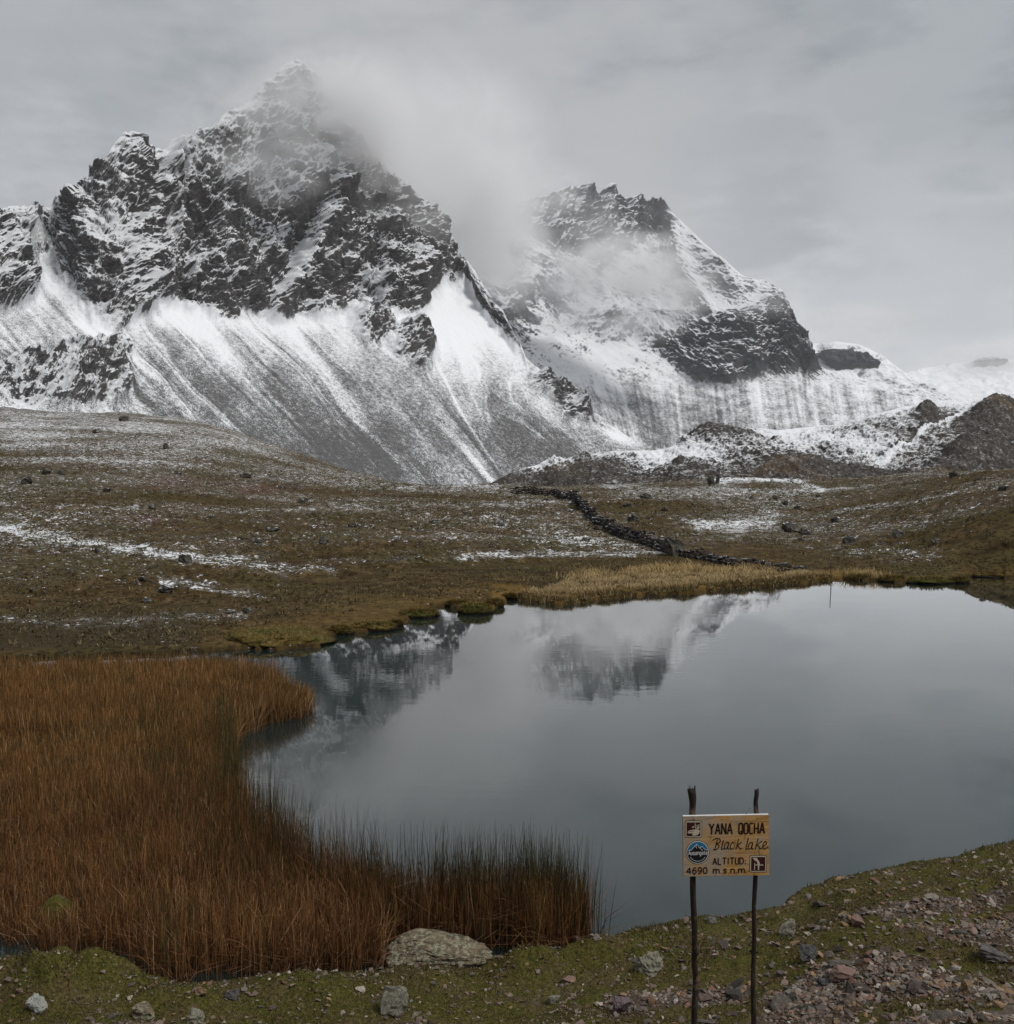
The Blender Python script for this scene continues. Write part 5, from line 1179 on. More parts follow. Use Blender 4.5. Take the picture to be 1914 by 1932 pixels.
# ------------------------------------------------------------------ dry stone wall
def build_wall():
    r = np.random.RandomState(71)
    uv = [(966, 935), (1000, 937), (1040, 941), (1062, 944), (1078, 953), (1100, 970), (1130, 993), (1160, 1008), (1190, 1019), (1225, 1029), (1252, 1040), (1290, 1050), (1330, 1056), (1370, 1064), (1410, 1070), (1450, 1076), (1490, 1080), (1530, 1083)]
    P = [hit(u, v) for u, v in uv]; P = np.array([(p.x, p.y) for p in P])
    seg = np.hypot(*np.diff(P, axis=0).T); L = np.concatenate([[0], np.cumsum(seg)])
    root = bpy.data.objects.new('stone_wall', None); COL.objects.link(root)
    root['label'] = 'dark dry stone wall running down the grassland to the lake'; root['category'] = 'wall'
    mid = P[len(P) // 2]; root.location = (mid[0], mid[1], zat(*mid))
    inv = Vector(root.location)
    protos = [rock_mesh('stone', 400 + i, 12, (1, .8, .62), 0, 0, M_WALL, power=.9) for i in range(8)]
    items = []
    s = 0.0
    while s < L[-1]:
        x, y = np.interp(s, L, P[:, 0]), np.interp(s, L, P[:, 1]); dist = math.hypot(x, y)
        fx, fy = np.interp(s + .3, L, P[:, 0]) - x, np.interp(s + .3, L, P[:, 1]) - y
        yaw = math.atan2(fy, fx); nx, ny = -math.sin(yaw), math.cos(yaw)
        hw = .50 * (1 + .12 * math.sin(s * .9) + .15 * r.normal()) * (.55 if s > L[-1] - 8 else 1) * (1.15 if dist > 70 else 1)
        z = 0.0; base = zat(x, y)
        size = .27
        while z < hw:
            w = size * r.uniform(.8, 1.25)
            for side in (-.5, .5):
                items.append((dist, x + nx * 0.27 * side * (1 - z * .25) + r.normal(0, .04), y + ny * 0.27 * side * (1 - z * .25) + r.normal(0, .04), base + z + .06, w, yaw + r.normal(0, .3), r.normal(0, .2)))
            z += .19 * r.uniform(.8, 1.2)
        s += .27
    items.sort(key=lambda t: t[0])
    V, F, off = [], [], 0
    for i, (d, x, y, z, w, yaw, tl) in enumerate(items):
        me = protos[i % 8]
        if i < 300:
            o = link('stone', me, root)
            o.location = Vector((x, y, z)) - inv; o.rotation_euler = (tl, tl * .7, yaw); o.scale = (w * 1.15, w, w * .92)
        else:
            me.calc_loop_triangles()
            p = np.array([q.co for q in me.vertices]); f = np.array([t.vertices for t in me.loop_triangles])
            M = np.array(Matrix.Rotation(yaw, 3, 'Z') @ Matrix.Rotation(tl, 3, 'X'))
            q = (p * np.array([w * 1.15, w, w * .92])) @ M.T + np.array([x, y, z]) - np.array(inv)
            V.append(q); F.append(f + off); off += len(q)
    m = raw_mesh('far_stones', np.concatenate(V), np.concatenate(F), False, M_WALL)
    link('wall_stones', m, root, kind='stuff')
build_wall()

# ------------------------------------------------------------------ turf hummocks along the far shore
def mat_hummock():
    m, nt, b = material('hummock_turf')
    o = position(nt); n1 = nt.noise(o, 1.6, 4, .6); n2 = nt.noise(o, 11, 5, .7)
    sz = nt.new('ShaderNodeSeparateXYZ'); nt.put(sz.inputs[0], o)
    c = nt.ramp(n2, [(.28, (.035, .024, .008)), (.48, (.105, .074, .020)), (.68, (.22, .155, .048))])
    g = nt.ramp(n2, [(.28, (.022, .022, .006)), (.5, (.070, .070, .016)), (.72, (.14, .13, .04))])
    nt.put(b.inputs['Base Color'], nt.mix(nt.step(nt.math('MULTIPLY_ADD', n1, .08, sz.outputs[2]), .07, .15), (.010, .007, .004), nt.mix(nt.step(nt.math('ADD', n1, nt.attr('green')), .48, .66), c, g)))  # dark foot paints in the shade of the undercut, along with wet peat
    nt.put(b.inputs['Normal'], nt.bump(n2, 1.0, .08)); b.inputs['Specular IOR Level'].default_value = .1
    return m
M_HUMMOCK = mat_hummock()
def hummock(u, v, w, h, label, seed, green=0.0, depth=.6):
    p = Vector((*on_plane(u, v, 0.0), 0.0)); k = p.y / FOC; W, H = w * k, h * k * .75
    nu, nv = 44, 18
    th, ph = np.meshgrid(np.linspace(0, 2 * math.pi, nu), np.linspace(-.25, math.pi / 2, nv))
    sx = np.sign(np.cos(ph)) * np.abs(np.cos(ph)) ** .55
    X, Y, Z = np.cos(th) * sx, np.sin(th) * sx, np.sin(ph)
    d = 1 + .22 * fbm(X * 1.6 + seed, Y * 1.6, Z * 1.6, 3) + .10 * fbm(X * 5 + seed, Y * 5, Z * 5, 3)
    C = np.stack([X * W / 2 * d, Y * W * depth / 2 * d, Z * H * d], -1)
    C[:, -1] = C[:, 0]
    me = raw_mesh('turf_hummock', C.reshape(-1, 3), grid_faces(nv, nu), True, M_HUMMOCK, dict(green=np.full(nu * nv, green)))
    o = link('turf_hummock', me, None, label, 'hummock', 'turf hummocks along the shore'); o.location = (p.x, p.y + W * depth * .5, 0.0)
    # a fur of grass
    r = np.random.RandomState(seed); n = 700
    t, f = r.uniform(0, 6.283, n), r.uniform(.3, 1.5, n); s = np.abs(np.cos(f)) ** .55
    b = np.stack([np.cos(t) * s * W / 2, np.sin(t) * s * W * depth / 2, np.sin(f) * H], 1)
    L = np.stack([np.cos(t) * s, np.sin(t) * s], 1) * r.uniform(.04, .14, (n, 1)) * (p.y / 30)
    c = pick(n, [(.20, .14, .042), (.13, .095, .026), (.26, .19, .07), (.09, .085, .022)], [3, 3, 1, 1 + 6 * green], .25, r)
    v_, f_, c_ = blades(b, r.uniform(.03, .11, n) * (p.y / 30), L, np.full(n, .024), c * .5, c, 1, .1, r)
    gm = raw_mesh('grass', v_, f_, False, M_GRASS, cols=dict(tint=c_)); link('grass', gm, o, kind='stuff')
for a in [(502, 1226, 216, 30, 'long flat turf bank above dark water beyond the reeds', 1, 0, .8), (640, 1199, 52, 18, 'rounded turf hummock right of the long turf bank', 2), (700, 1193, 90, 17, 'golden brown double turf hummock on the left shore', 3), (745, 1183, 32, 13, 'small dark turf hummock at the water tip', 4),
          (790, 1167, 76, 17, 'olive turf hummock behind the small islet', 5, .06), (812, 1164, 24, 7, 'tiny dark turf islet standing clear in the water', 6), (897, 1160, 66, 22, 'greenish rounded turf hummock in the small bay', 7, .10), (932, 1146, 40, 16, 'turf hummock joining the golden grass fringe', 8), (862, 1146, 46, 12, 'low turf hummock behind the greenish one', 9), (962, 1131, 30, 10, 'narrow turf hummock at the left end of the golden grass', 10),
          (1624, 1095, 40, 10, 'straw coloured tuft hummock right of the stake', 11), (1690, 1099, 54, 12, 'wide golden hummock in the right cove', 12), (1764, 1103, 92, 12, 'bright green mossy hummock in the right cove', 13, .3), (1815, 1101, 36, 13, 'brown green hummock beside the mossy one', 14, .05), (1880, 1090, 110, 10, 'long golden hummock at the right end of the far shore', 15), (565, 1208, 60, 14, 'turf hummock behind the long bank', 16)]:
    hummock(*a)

# stake in the far shallows
def stake():
    b = on_plane(1567, 1104, 0); k = b[1] / FOC
    bm = bmesh.new(); r0 = .018
    prev = None
    for i in range(7):
        t = i / 6; z = -.3 + (44 * k + .3) * t; ring = [bm.verts.new((.02 * math.sin(t * 5) + math.cos(a) * r0 * (1 - .3 * t) + .03 * t, math.sin(a) * r0 * (1 - .3 * t), z)) for a in [j * math.pi / 4 for j in range(8)]]
        if prev: [bm.faces.new((prev[j], prev[(j + 1) % 8], ring[(j + 1) % 8], ring[j])) for j in range(8)]
        prev = ring
    bm.faces.new(prev); me = bpy.data.meshes.new('stake'); bm.to_mesh(me); bm.free()
    m, nt, bs = material('stake_wood'); bs.inputs['Base Color'].default_value = (.045, .040, .036, 1); me.materials.append(m)
    o = link('stake', me, None, 'thin dark stake standing in the water off the far shore', 'stake'); o.location = (b[0], b[1], 0)
stake()

# ------------------------------------------------------------------ the lake's name board on two stakes
def build_sign():
    YS = 6.5
    def W3(u, v, y=YS):
        a, b = ray(u, v); return Vector((float(a) * y, y, EYE + float(b) * y))
    bl, br, tl, tr = W3(1290.5, 1654), W3(1452.5, 1650.5), W3(1286, 1540), W3(1450, 1537)
    cen = (bl + br + tl + tr) / 4
    BW = ((br - bl).length + (tr - tl).length) / 2; BH = ((tl - bl).length + (tr - br).length) / 2
    roll = math.atan2((tr - tl).z, (tr - tl).x) * .7 + math.atan2((br - bl).z, (br - bl).x) * .3
    gx, gy = cen.x, YS + .03
    root = bpy.data.objects.new('lake_sign', None); COL.objects.link(root)
    root.location = (gx, gy, zat(gx, gy)); inv = Vector(root.location)
    root['label'] = 'weathered wooden lake sign with brown lettering on two dark rough stakes'; root['category'] = 'sign'
    T = .018
    Mb = Matrix.Translation(cen - inv) @ Matrix.Rotation(-roll, 4, 'Y')
    def part(name, bm, mat, parent=root, label=None, smooth=False):
        me = bpy.data.meshes.new(name); bmesh.ops.recalc_face_normals(bm, faces=bm.faces); bm.to_mesh(me); bm.free(); me.materials.append(mat)
        if smooth: me.polygons.foreach_set('use_smooth', np.ones(len(me.polygons), bool))
        o = link(name, me, parent, label)
        return o
    # materials
    mw, nt, b = material('weathered_board')
    o = coords(nt, 'Object')
    gr = nt.noise(nt.mapping(o, scale=(5, 30, 46)), 1.0, 6, .65, .8); st = nt.noise(o, 7.0, 4, .6); fine = nt.noise(nt.mapping(o, scale=(20, 30, 260)), 1.0, 4, .6)
    c = nt.ramp(gr, [(.28, (.22, .115, .040)), (.46, (.42, .235, .075)), (.62, (.56, .34, .12)), (.8, (.46, .28, .13))])
    sx = nt.new('ShaderNodeSeparateXYZ'); nt.put(sx.inputs[0], o)
    gp = nt.step(nt.math('ADD', st, nt.math('MULTIPLY', sx.outputs[0], -.55)), .40, .64)
    c = nt.mix(nt.math('MULTIPLY', gp, .9), c, nt.ramp(fine, [(.3, (.27, .215, .16)), (.7, (.42, .35, .27))]))
    c = nt.mix(nt.step(nt.noise(nt.mapping(o, scale=(1, 1, .35)), 26, 5, .75), .56, .74), c, (.11, .06, .03))
    c = nt.mix(nt.math('MULTIPLY', nt.step(nt.noise(nt.mapping(o, scale=(1, 1, 3.5)), 14, 5, .7), .55, .72), .5), c, (.60, .44, .24))
    nt.put(b.inputs['Base Color'], c); nt.put(b.inputs['Normal'], nt.bump(nt.math('ADD', gr, fine), .35, .003)); b.inputs['Roughness'].default_value = .8
    def flat(name, col, rough=.8, wear=.25):
        m, nt, b = material(name); n = nt.noise(coords(nt, 'Object'), 90, 4, .7)
        hs = nt.new('ShaderNodeHueSaturation'); hs.inputs['Color'].default_value = (*col, 1); nt.put(hs.inputs['Value'], nt.math('MULTIPLY_ADD', n, wear * 2, 1 - wear)); nt.put(b.inputs['Base Color'], hs.outputs[0]); b.inputs['Roughness'].default_value = rough
        return m
    m_let, m_mar, m_cream, m_dark = flat('lettering_paint', (.022, .006, .005)), flat('maroon_paint', (.040, .006, .006)), flat('cream_paint', (.52, .45, .34)), flat('black_paint', (.006, .006, .008))
    m_blue, m_white = flat('blue_paint', (.012, .15, .27)), flat('pale_paint', (.60, .60, .60))
    mk, nt, b = material('stake_bark')
    o = coords(nt, 'Object'); n = nt.noise(nt.mapping(o, scale=(60, 60, 7)), 1, 5, .65); n2 = nt.noise(o, 9, 4, .6)
    nt.put(b.inputs['Base Color'], nt.mix(nt.step(n2, .56, .66), nt.ramp(n, [(.3, (.010, .007, .006)), (.55, (.030, .020, .016)), (.75, (.085, .060, .045))]), (.13, .085, .055)))
    nt.put(b.inputs['Normal'], nt.bump(n, .9, .006)); b.inputs['Roughness'].default_value = .9
    def nail(cx, cy):
        bm = bmesh.new(); bmesh.ops.create_cone(bm, cap_ends=True, segments=8, radius1=.0034, radius2=.0022, depth=.004); bmesh.ops.rotate(bm, matrix=Matrix.Rotation(math.pi / 2, 3, 'X'), verts=bm.verts); bmesh.ops.translate(bm, vec=L(cx, cy, .001), verts=bm.verts)
        part('nail', bm, m_dark, board)
    # the board: planed slab with slightly rounded corners
    bm = bmesh.new(); bmesh.ops.create_cube(bm, size=1.0); bmesh.ops.scale(bm, vec=(BW, T, BH), verts=bm.verts)
    bmesh.ops.bevel(bm, geom=bm.edges, offset=.0025, segments=2, affect='EDGES'); bm.transform(Matrix())
    board = part('board', bm, mw); board.matrix_local = Mb
    bm = bmesh.new(); bmesh.ops.create_cube(bm, size=1.0); bmesh.ops.scale(bm, vec=(BW * .985, T * .9, .004), verts=bm.verts); bmesh.ops.translate(bm, vec=(0, 0, BH / 2 + .0015), verts=bm.verts)
    part('top_edge', bm, flat('pale_edge', (.70, .68, .66)), board, 'pale strip along the top of the board')
    # crop coordinates of the photographed board -> board plane
    def L(cx, cy, off=.0):
        x = (cx - 132 - (cy - 655) * .022) / 1588.0; top = 655 - 30 * (cx - 120) / 1585.0
        return Vector(((x - .5) * BW, -T / 2 - off, (.5 - (cy - top) / 1103.0) * BH))
    def plate(name, pts, mat, off, parent=board, label=None):
        bm = bmesh.new(); f = bm.faces.new([bm.verts.new(L(x, y, off)) for x, y in pts])
        e = bmesh.ops.extrude_face_region(bm, geom=[f]); bmesh.ops.translate(bm, vec=(0, .0012, 0), verts=[q for q in e['geom'] if isinstance(q, bmesh.types.BMVert)])
        bmesh.ops.triangulate(bm, faces=bm.faces)
        return part(name, bm, mat, parent, label)
    def rrect(x0, y0, x1, y1, r):
        out = []
        for cx, cy, a0 in [(x1 - r, y0 + r, -90), (x1 - r, y1 - r, 0), (x0 + r, y1 - r, 90), (x0 + r, y0 + r, 180)]:
            for k in range(6): a = math.radians(a0 + k * 18); out.append((cx + r * math.cos(a), cy + r * math.sin(a)))
        return out
    def strokes(name, lines, width, mat, off=.0016, smooth_n=2, parent=board, label=None):
        bm = bmesh.new()
        for ln in lines:
            p = [np.array(q, float) for q in ln]
            for _ in range(smooth_n):
                q = [p[0]]
                for a, b_ in zip(p[:-1], p[1:]): q += [a * .75 + b_ * .25, a * .25 + b_ * .75]
                p = q + [p[-1]]
            fr = []
            for i in range(len(p)):
                d = p[min(i + 1, len(p) - 1)] - p[max(i - 1, 0)]; d /= max(np.linalg.norm(d), 1e-6); nn = np.array([-d[1], d[0]]) * width / 2
                fr.append([L(*(p[i] + nn), off), L(*(p[i] - nn), off), L(*(p[i] - nn), off - .0016), L(*(p[i] + nn), off - .0016)])
            vs = [[bm.verts.new(c) for c in f] for f in fr]
            for a, b_ in zip(vs[:-1], vs[1:]):
                for j in range(4): bm.faces.new((a[j], a[(j + 1) % 4], b_[(j + 1) % 4], b_[j]))
            bm.faces.new(vs[0]); bm.faces.new(vs[-1][::-1])
        return part(name, bm, mat, parent, label)
    # block letters as pen strokes in a 0..1 box
    G = {'Y': ([[(0, 0), (.5, .48)], [(1, 0), (.5, .48)], [(.5, .46), (.5, 1)]], .62), 'A': ([[(0, 1), (.5, 0)], [(.5, 0), (1, 1)], [(.2, .66), (.8, .66)]], .66), 'N': ([[(0, 1), (0, 0)], [(0, 0), (1, 1)], [(1, 1), (1, 0)]], .58),
         'Q': ([[(.5, 0), (.12, .03), (0, .2), (0, .8), (.12, .97), (.5, 1), (.88, .97), (1, .8), (1, .2), (.88, .03), (.5, 0)], [(.55, .72), (1.02, 1.03)]], .52), 'O': ([[(.5, 0), (.12, .03), (0, .2), (0, .8), (.12, .97), (.5, 1), (.88, .97), (1, .8), (1, .2), (.88, .03), (.5, 0)]], .52),
         'C': ([[(1, .06), (.6, 0), (.12, .03), (0, .2), (0, .8), (.12, .97), (.6, 1), (1, .94)]], .48), 'H': ([[(0, 0), (0, 1)], [(1, 0), (1, 1)], [(0, .5), (1, .5)]], .52), 'L': ([[(0, 0), (0, 1)], [(0, 1), (1, 1)]], .5), 'T': ([[(0, 0), (1, 0)], [(.5, 0), (.5, 1)]], .66), 'I': ([[(.5, 0), (.5, 1)]], .18),
         'U': ([[(0, 0), (0, .75), (.12, .95), (.5, 1), (.88, .95), (1, .75), (1, 0)]], .55), 'D': ([[(0, 0), (0, 1)], [(0, 0), (.6, .02), (.95, .2), (1, .5), (.95, .8), (.6, .98), (0, 1)]], .58), ':': ([[(.5, .42), (.5, .55)], [(.5, .86), (.5, 1)]], .2),
         '4': ([[(.75, 1), (.75, 0)], [(.75, 0), (0, .68)], [(0, .68), (1, .68)]], .72), '6': ([[(.9, .1), (.6, 0), (.3, .08), (.06, .4), (.0, .7), (.2, .95), (.5, 1), (.85, .93), (1, .7), (.85, .46), (.5, .4), (.1, .55)]], .62), '9': ([[(.1, .9), (.4, 1), (.7, .92), (.94, .6), (1, .3), (.8, .05), (.5, 0), (.15, .07), (0, .3), (.15, .54), (.5, .6), (.9, .45)]], .62),
         '0': ([[(.5, 0), (.12, .1), (0, .5), (.12, .9), (.5, 1), (.88, .9), (1, .5), (.88, .1), (.5, 0)]], .62), 'm': ([[(0, .3), (0, 1)], [(0, .55), (.12, .36), (.3, .32), (.45, .4), (.5, .6), (.5, 1)], [(.5, .6), (.6, .38), (.78, .32), (.94, .4), (1, .6), (1, 1)]], .98), 's': ([[(.95, .42), (.6, .31), (.2, .36), (.05, .5), (.3, .63), (.75, .7), (.95, .83), (.75, .98), (.4, 1), (.02, .9)]], .56),
         'n': ([[(0, .3), (0, 1)], [(0, .55), (.25, .36), (.6, .32), (.9, .42), (1, .62), (1, 1)]], .58), '.': ([[(.5, .93), (.5, 1.02)]], .16), ' ': ([], .5),
         'a': ([[(.1, .42), (.5, .32), (.85, .4), (.9, .6), (.9, 1)], [(.9, .6), (.4, .62), (.05, .78), (.2, .98), (.6, .98), (.9, .82)]], .56), 'u': ([[(0, .32), (0, .8), (.2, .98), (.6, .98), (.95, .8)], [(.95, .32), (.95, 1)]], .56), 'g': ([[(.9, .4), (.5, .32), (.1, .42), (0, .65), (.1, .9), (.5, .98), (.9, .85)], [(.9, .32), (.9, 1.15), (.6, 1.32), (.1, 1.25)]], .56), 't': ([[(.4, .05), (.4, .85), (.6, 1), (.95, .95)], [(0, .32), (.9, .32)]], .42), 'e': ([[(.05, .66), (.95, .66), (.85, .4), (.5, .32), (.15, .42), (0, .66), (.15, .92), (.5, 1), (.92, .88)]], .56)}
    def word(name, text, x0, x1, y0, y1, width, mat, gap=.24, off=.0016, parent=board, label=None):
        H = y1 - y0; tot = sum(G[ch][1] + gap for ch in text) - gap; sc = (x1 - x0) / tot; x = x0; lines = []
        for ch in text:
            ls, w = G[ch]
            for l in ls: lines.append([(x + px * w * sc, y0 + py * H) for px, py in l])
            x += (w + gap) * sc
        dy = lambda X: -30 * (X - x0) / 1585.0
        lines = [[(X, Y + dy(X)) for X, Y in l] for l in lines]
        return strokes(name, lines, width, mat, off, 2, parent, label)
    word('lettering', 'YANA QOCHA', 630, 1640, 785, 978, 27, m_let, .22, label='large capital lettering of the lake name')
    word('lettering', 'ALTITUD:', 703, 1310, 1412, 1528, 19, m_let, .24, label='smaller capital lettering for the altitude')
    word('lettering', '4690 m.s.n.m.', 222, 1335, 1588, 1700, 20, m_let, .26, label='bottom line of figures and letters')
    a_ = lambda dx: [[(985 + dx, 1135), (955 + dx, 1118), (922 + dx, 1150), (905 + dx, 1215), (925 + dx, 1250), (955 + dx, 1235), (980 + dx, 1175), (992 + dx, 1122)], [(992 + dx, 1122), (972 + dx, 1205), (975 + dx, 1250), (1005 + dx, 1238)]]
    scr = [[(690, 1088), (720, 1062), (785, 1048), (832, 1068), (838, 1105), (800, 1138), (758, 1150)], [(758, 1150), (802, 1160), (815, 1195), (790, 1238), (742, 1262), (704, 1246)], [(780, 1072), (760, 1150), (738, 1248)],
           [(892, 1082), (872, 1165), (854, 1240), (872, 1256), (902, 1232)], *a_(0), [(1088, 1138), (1062, 1114), (1032, 1148), (1014, 1210), (1034, 1252), (1080, 1232)], [(1168, 1058), (1146, 1160), (1124, 1250)], [(1222, 1114), (1142, 1178), (1180, 1205), (1196, 1250), (1240, 1225)],
           [(1346, 1042), (1326, 1150), (1302, 1240), (1318, 1254), (1345, 1236)], *a_(440), [(1528, 1048), (1502, 1150), (1478, 1248)], [(1604, 1096), (1502, 1168), (1545, 1195), (1562, 1244), (1600, 1226)], [(1612, 1198), (1662, 1178), (1690, 1132), (1662, 1100), (1630, 1130), (1612, 1200), (1632, 1248), (1680, 1236), (1716, 1192)]]
    strokes('lettering', scr, 16, m_let, .0016, 3, label='slanted handwritten lettering in the middle')
    for q in ((345, 715), (370, 1715), (1500, 690), (1470, 1700)): nail(*q)
    # hand pictogram
    i1 = plate('pictogram', rrect(180, 726, 494, 1038, 36), m_dark, .0008, label='maroon square with an open hand, upper left')
    plate('border', rrect(190, 738, 484, 1028, 30), m_cream, .0016, i1); plate('field', rrect(210, 758, 464, 1008, 12), m_mar, .0024, i1)
    plate('hand', [(228, 948), (240, 915), (300, 895), (380, 885), (440, 893), (452, 915), (440, 960), (400, 990), (360, 998), (315, 992), (312, 978), (335, 960), (300, 955), (255, 960)], m_cream, .0032, i1)
    strokes('hand_line', [[(250, 930), (310, 915), (345, 918)]], 7, m_mar, .0040, 1, i1)
    strokes('reed_marks', [[(362, 775), (372, 840), (382, 885)], [(400, 800), (402, 850), (398, 888)], [(440, 790), (428, 840), (412, 885)], [(330, 825), (355, 850), (305, 845)], [(420, 880), (450, 840)]], 13, m_cream, .0034, 1, i1)
    # round emblem
    ci = lambda r, n=48, a0=0, a1=360: [(420 + r * math.cos(math.radians(a0 + (a1 - a0) * k / n)), 1305 + r * math.sin(math.radians(a0 + (a1 - a0) * k / n))) for k in range(n)]
    e = plate('emblem', ci(216), m_dark, .0008, label='round emblem with blue sky over black peaks'); plate('ring', ci(206), m_white, .0016, e); plate('disc', ci(192), m_dark, .0024, e)
    top = [(420 + 190 * math.cos(math.radians(a)), 1305 + 190 * math.sin(math.radians(a))) for a in range(192, 349, 6)]
    plate('sky', top + [(590, 1262), (540, 1240), (505, 1200), (478, 1196), (450, 1225), (420, 1180), (395, 1150), (360, 1195), (330, 1225), (305, 1260), (250, 1268)], m_blue, .0032, e)
    strokes('snow_line', [[(246, 1266), (305, 1260), (330, 1224), (360, 1194), (395, 1148), (420, 1180), (450, 1226), (478, 1196), (505, 1200), (540, 1242), (592, 1264)], [(395, 1160), (385, 1200), (400, 1230)], [(478, 1200), (470, 1235), (510, 1270)]], 9, m_white, .0040, 0, e)
    word('emblem_lettering', 'Ausangate', 250, 598, 1278, 1352, 11, m_white, .22, .0036, e)
    strokes('emblem_lettering', [[(420 + 160 * math.cos(math.radians(a)), 1305 + 160 * math.sin(math.radians(a))), (420 + 160 * math.cos(math.radians(a - 4)), 1305 + 160 * math.sin(math.radians(a - 4)))] for a in range(148, 34, -7)], 11, m_white, .0034, 0, e)
    # viewpoint pictogram
    i2 = plate('pictogram', rrect(1376, 1356, 1694, 1672, 36), m_dark, .0008, label='maroon square with a figure at a railing, lower right')
    plate('border', rrect(1386, 1368, 1684, 1662, 30), m_cream, .0016, i2); plate('field', rrect(1406, 1388, 1664, 1642, 12), m_mar, .0024, i2)
    plate('figure', [(1428, 1410), (1445, 1402), (1500, 1402), (1522, 1420), (1520, 1440), (1545, 1455), (1572, 1530), (1556, 1545), (1552, 1626), (1530, 1626), (1528, 1535), (1508, 1470), (1470, 1455), (1450, 1432)], m_cream, .0032, i2)
    strokes('railing', [[(1468, 1500), (1468, 1626)], [(1468, 1535), (1626, 1535)]], 14, m_cream, .0034, 0, i2)
    # stakes
    def post(pts, label):
        P = [W3(u, v, YS + .035) - inv for u, v, r in pts]; R = [r for *_, r in pts]
        bm = bmesh.new(); prev = None; N = 10; seed = pts[0][0]
        n = 34
        for i in range(n):
            t = i / (n - 1) * (len(P) - 1); k = min(int(t), len(P) - 2); f = t - k; c = P[k].lerp(P[k + 1], f); r = (R[k] * (1 - f) + R[k + 1] * f) * YS / FOC
            c = c + Vector((.0035 * math.sin(i * .9 + seed), 0, 0))
            ring = []
            for j in range(N):
                a = 2 * math.pi * j / N; rr = r * (1 + .16 * float(perlin(math.cos(a) * 1.6 + seed, math.sin(a) * 1.6, i * .35)))
                ring.append(bm.verts.new(c + Vector((math.cos(a) * rr, math.sin(a) * rr, (.02 * float(perlin(j * 1.7, seed, 3.0)) if i == 0 else 0)))))
            if prev: [bm.faces.new((prev[j], ring[j], ring[(j + 1) % N], prev[(j + 1) % N])) for j in range(N)]
            else: bm.faces.new(ring[::-1])
            prev = ring
        bm.faces.new(prev)
        return part('post', bm, mk, root, label, True), P[0], R[0] * YS / FOC
    p1, t1, r1 = post([(1306, 1490, 7.6), (1307, 1525, 6.2), (1308, 1580, 5.6), (1309, 1690, 5.8), (1311, 1800, 5.6), (1313, 1850, 5.8), (1311, 1932, 6.0), (1311, 1990, 6.2)], 'thicker stake with a frayed splintered top')
    p2, t2, r2 = post([(1428, 1492, 3.8), (1427, 1530, 4.6), (1426, 1600, 4.6), (1424, 1700, 4.4), (1422.5, 1800, 4.5), (1422, 1932, 5.0), (1421, 1990, 5.2)], 'thinner dark stake behind the right of the board')
    r = np.random.RandomState(9)
    for p, tp, rr, m in ((p1, t1, r1, 9), (p2, t2, r2, 5)):
        for k in range(m):
            a = r.uniform(0, 6.28); bm = bmesh.new(); h = r.uniform(.015, .045); b0 = tp + Vector((math.cos(a) * rr * .75, math.sin(a) * rr * .75, -.02)); tip = b0 + Vector((r.normal(0, .004), r.normal(0, .004), h + .02)); w = .004
            q = [bm.verts.new(b0 + Vector(d)) for d in ((-w, -w, 0), (w, -w, 0), (w, w, 0), (-w, w, 0))]; tv = bm.verts.new(tip)
            for j in range(4): bm.faces.new((q[j], q[(j + 1) % 4], tv))
            bm.faces.new(q[::-1]); part('splinter', bm, mk, p)
    # a twig stub on the left stake and a wire end on the right one
    def tube(name, pts, rad, mat, parent, label=None):
        bm = bmesh.new(); prev = None
        for i, c in enumerate(pts):
            ring = [bm.verts.new(c + Vector((math.cos(a) * rad, 0, math.sin(a) * rad)) if i < 0 else c + Vector((math.cos(a) * rad, math.sin(a) * rad, 0))) for a in [j * math.pi / 3 for j in range(6)]]
            if prev: [bm.faces.new((prev[j], ring[j], ring[(j + 1) % 6], prev[(j + 1) % 6])) for j in range(6)]
            prev = ring
        bm.faces.new(prev); return part(name, bm, mat, parent, label, True)
    tube('twig_stub', [W3(1312, 1812, YS + .02) - inv, W3(1317, 1800, YS + .01) - inv, W3(1320, 1783, YS + .0) - inv], .005, mk, p1)
    tube('wire', [W3(1424, 1521, YS + .02) - inv, W3(1419, 1519.5, YS) - inv, W3(1415, 1525, YS) - inv, W3(1411, 1534, YS) - inv, W3(1407.5, 1543 - 5, YS) - inv], .0022, flat('wire_metal', (.20, .21, .22)), p2, 'loose end of thin wire')
    return root
build_sign()

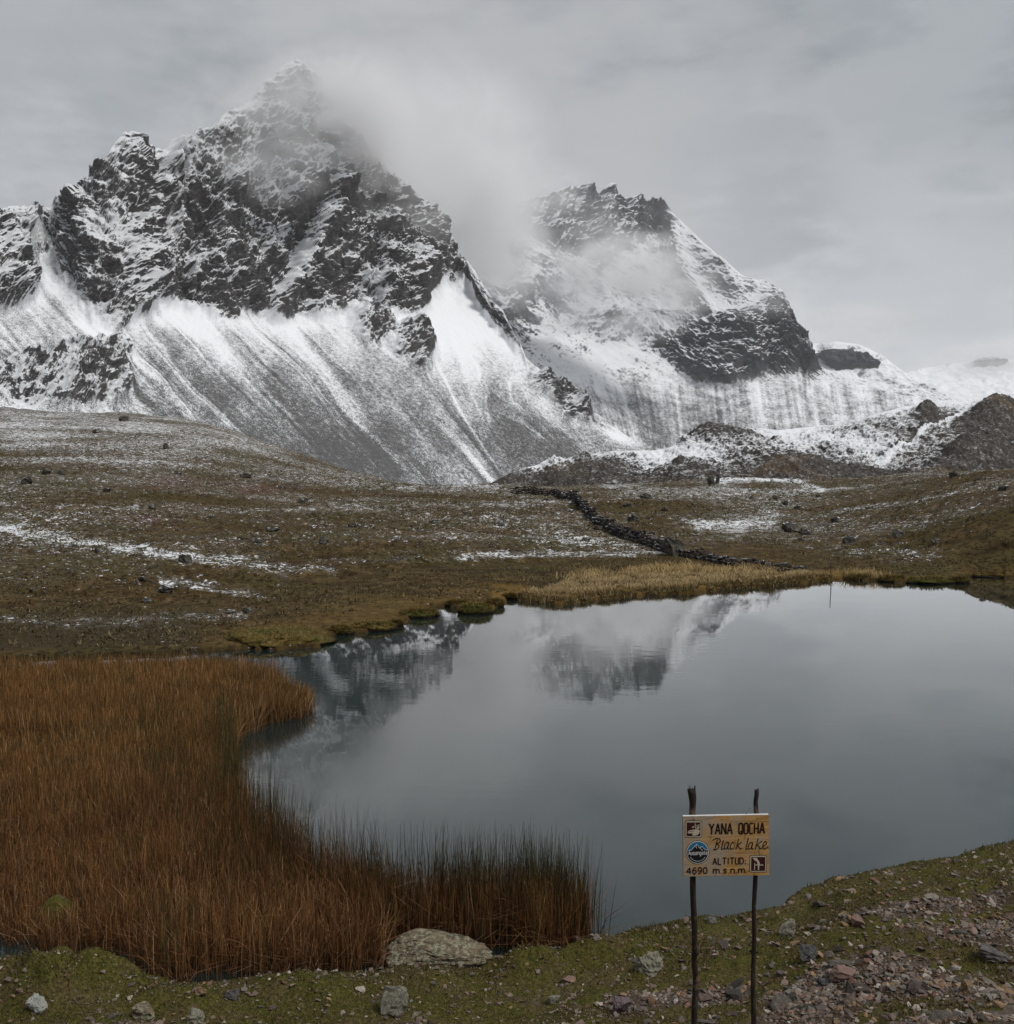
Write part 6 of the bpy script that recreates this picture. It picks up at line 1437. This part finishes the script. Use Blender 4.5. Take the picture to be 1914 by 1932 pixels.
# ------------------------------------------------------------------ mist hanging round the peaks
def mist(u, v, Y, ru, rv, ry, density, seed, **kw):
    a, b = ray(u, v)
    me = bpy.data.meshes.new('mist'); bm = bmesh.new()
    bmesh.ops.create_icosphere(bm, subdivisions=3, radius=1.0); bm.to_mesh(me); bm.free()
    me.materials.append(mat_mist('mist', density, seed, **kw))
    o = link('mist', me, kind='stuff')
    o['label'] = 'pale mist drifting round the snowy peaks'
    o.location = (float(a) * Y, Y, EYE + float(b) * Y); o.scale = (ru * Y / FOC, ry, rv * Y / FOC)
    return o
if True:
    mist(640, 235, 1410, 215, 170, 175, 0.030, 1.0, sharp=(.36, .60), nscale=2.1)
    mist(500, 325, 1240, 150, 85, 70, 0.018, 2.0, sharp=(.42, .7))
    mist(830, 340, 1750, 260, 270, 260, 0.020, 3.0, sharp=(.32, .64), nscale=2.0)
    mist(930, 450, 1900, 130, 160, 190, 0.020, 4.0, sharp=(.3, .6))
    mist(1150, 540, 1980, 250, 130, 90, 0.055, 5.0, sharp=(.45, .64), nscale=2.3)
    mist(1430, 565, 2050, 110, 50, 60, 0.012, 6.0)
    mist(1010, 360, 2250, 150, 70, 120, 0.012, 7.0, sharp=(.36, .64))
    mist(1850, 685, 3600, 130, 40, 160, 0.008, 9.0, sharp=(.3, .6))
    mist(750, 390, 1420, 150, 130, 120, 0.016, 11.0, sharp=(.36, .64))
    mist(1160, 500, 1990, 260, 170, 110, 0.010, 12.0, sharp=(.38, .66), nscale=2.2)
    mist(470, 260, 1260, 230, 170, 110, 0.013, 13.0, sharp=(.38, .66), nscale=2.2)
    mist(620, 190, 1400, 110, 60, 60, 0.02, 10.0, sharp=(.36, .64))
    mist(1640, 610, 2800, 150, 60, 160, 0.006, 8.0, sharp=(.3, .6))

# thin air between us and the far slopes
def haze():
    m = bpy.data.materials.new('haze'); m.use_nodes = True
    nt = NT(m.node_tree); nt.n.clear()
    v = nt.new('ShaderNodeVolumePrincipled'); v.inputs['Color'].default_value = (.95, .97, 1.0, 1); v.inputs['Density'].default_value = 0.00004
    ou = nt.new('ShaderNodeOutputMaterial'); nt.l.new(v.outputs[0], ou.inputs['Volume'])
    bm = bmesh.new(); bmesh.ops.create_cube(bm, size=1.0)
    me = bpy.data.meshes.new('haze'); bm.to_mesh(me); bm.free(); me.materials.append(m)
    zs = [(o.matrix_world @ Vector(c)).z for o in COL.objects if o.type == 'MESH' for c in o.bound_box]
    lo, hi = min(zs) - 1.0, max(zs) + 20.0
    o = link('haze', me, kind='stuff'); o.location = (0, 0, (lo + hi) / 2); o.scale = (16000, 16000, hi - lo)
bpy.context.view_layer.update()
haze()
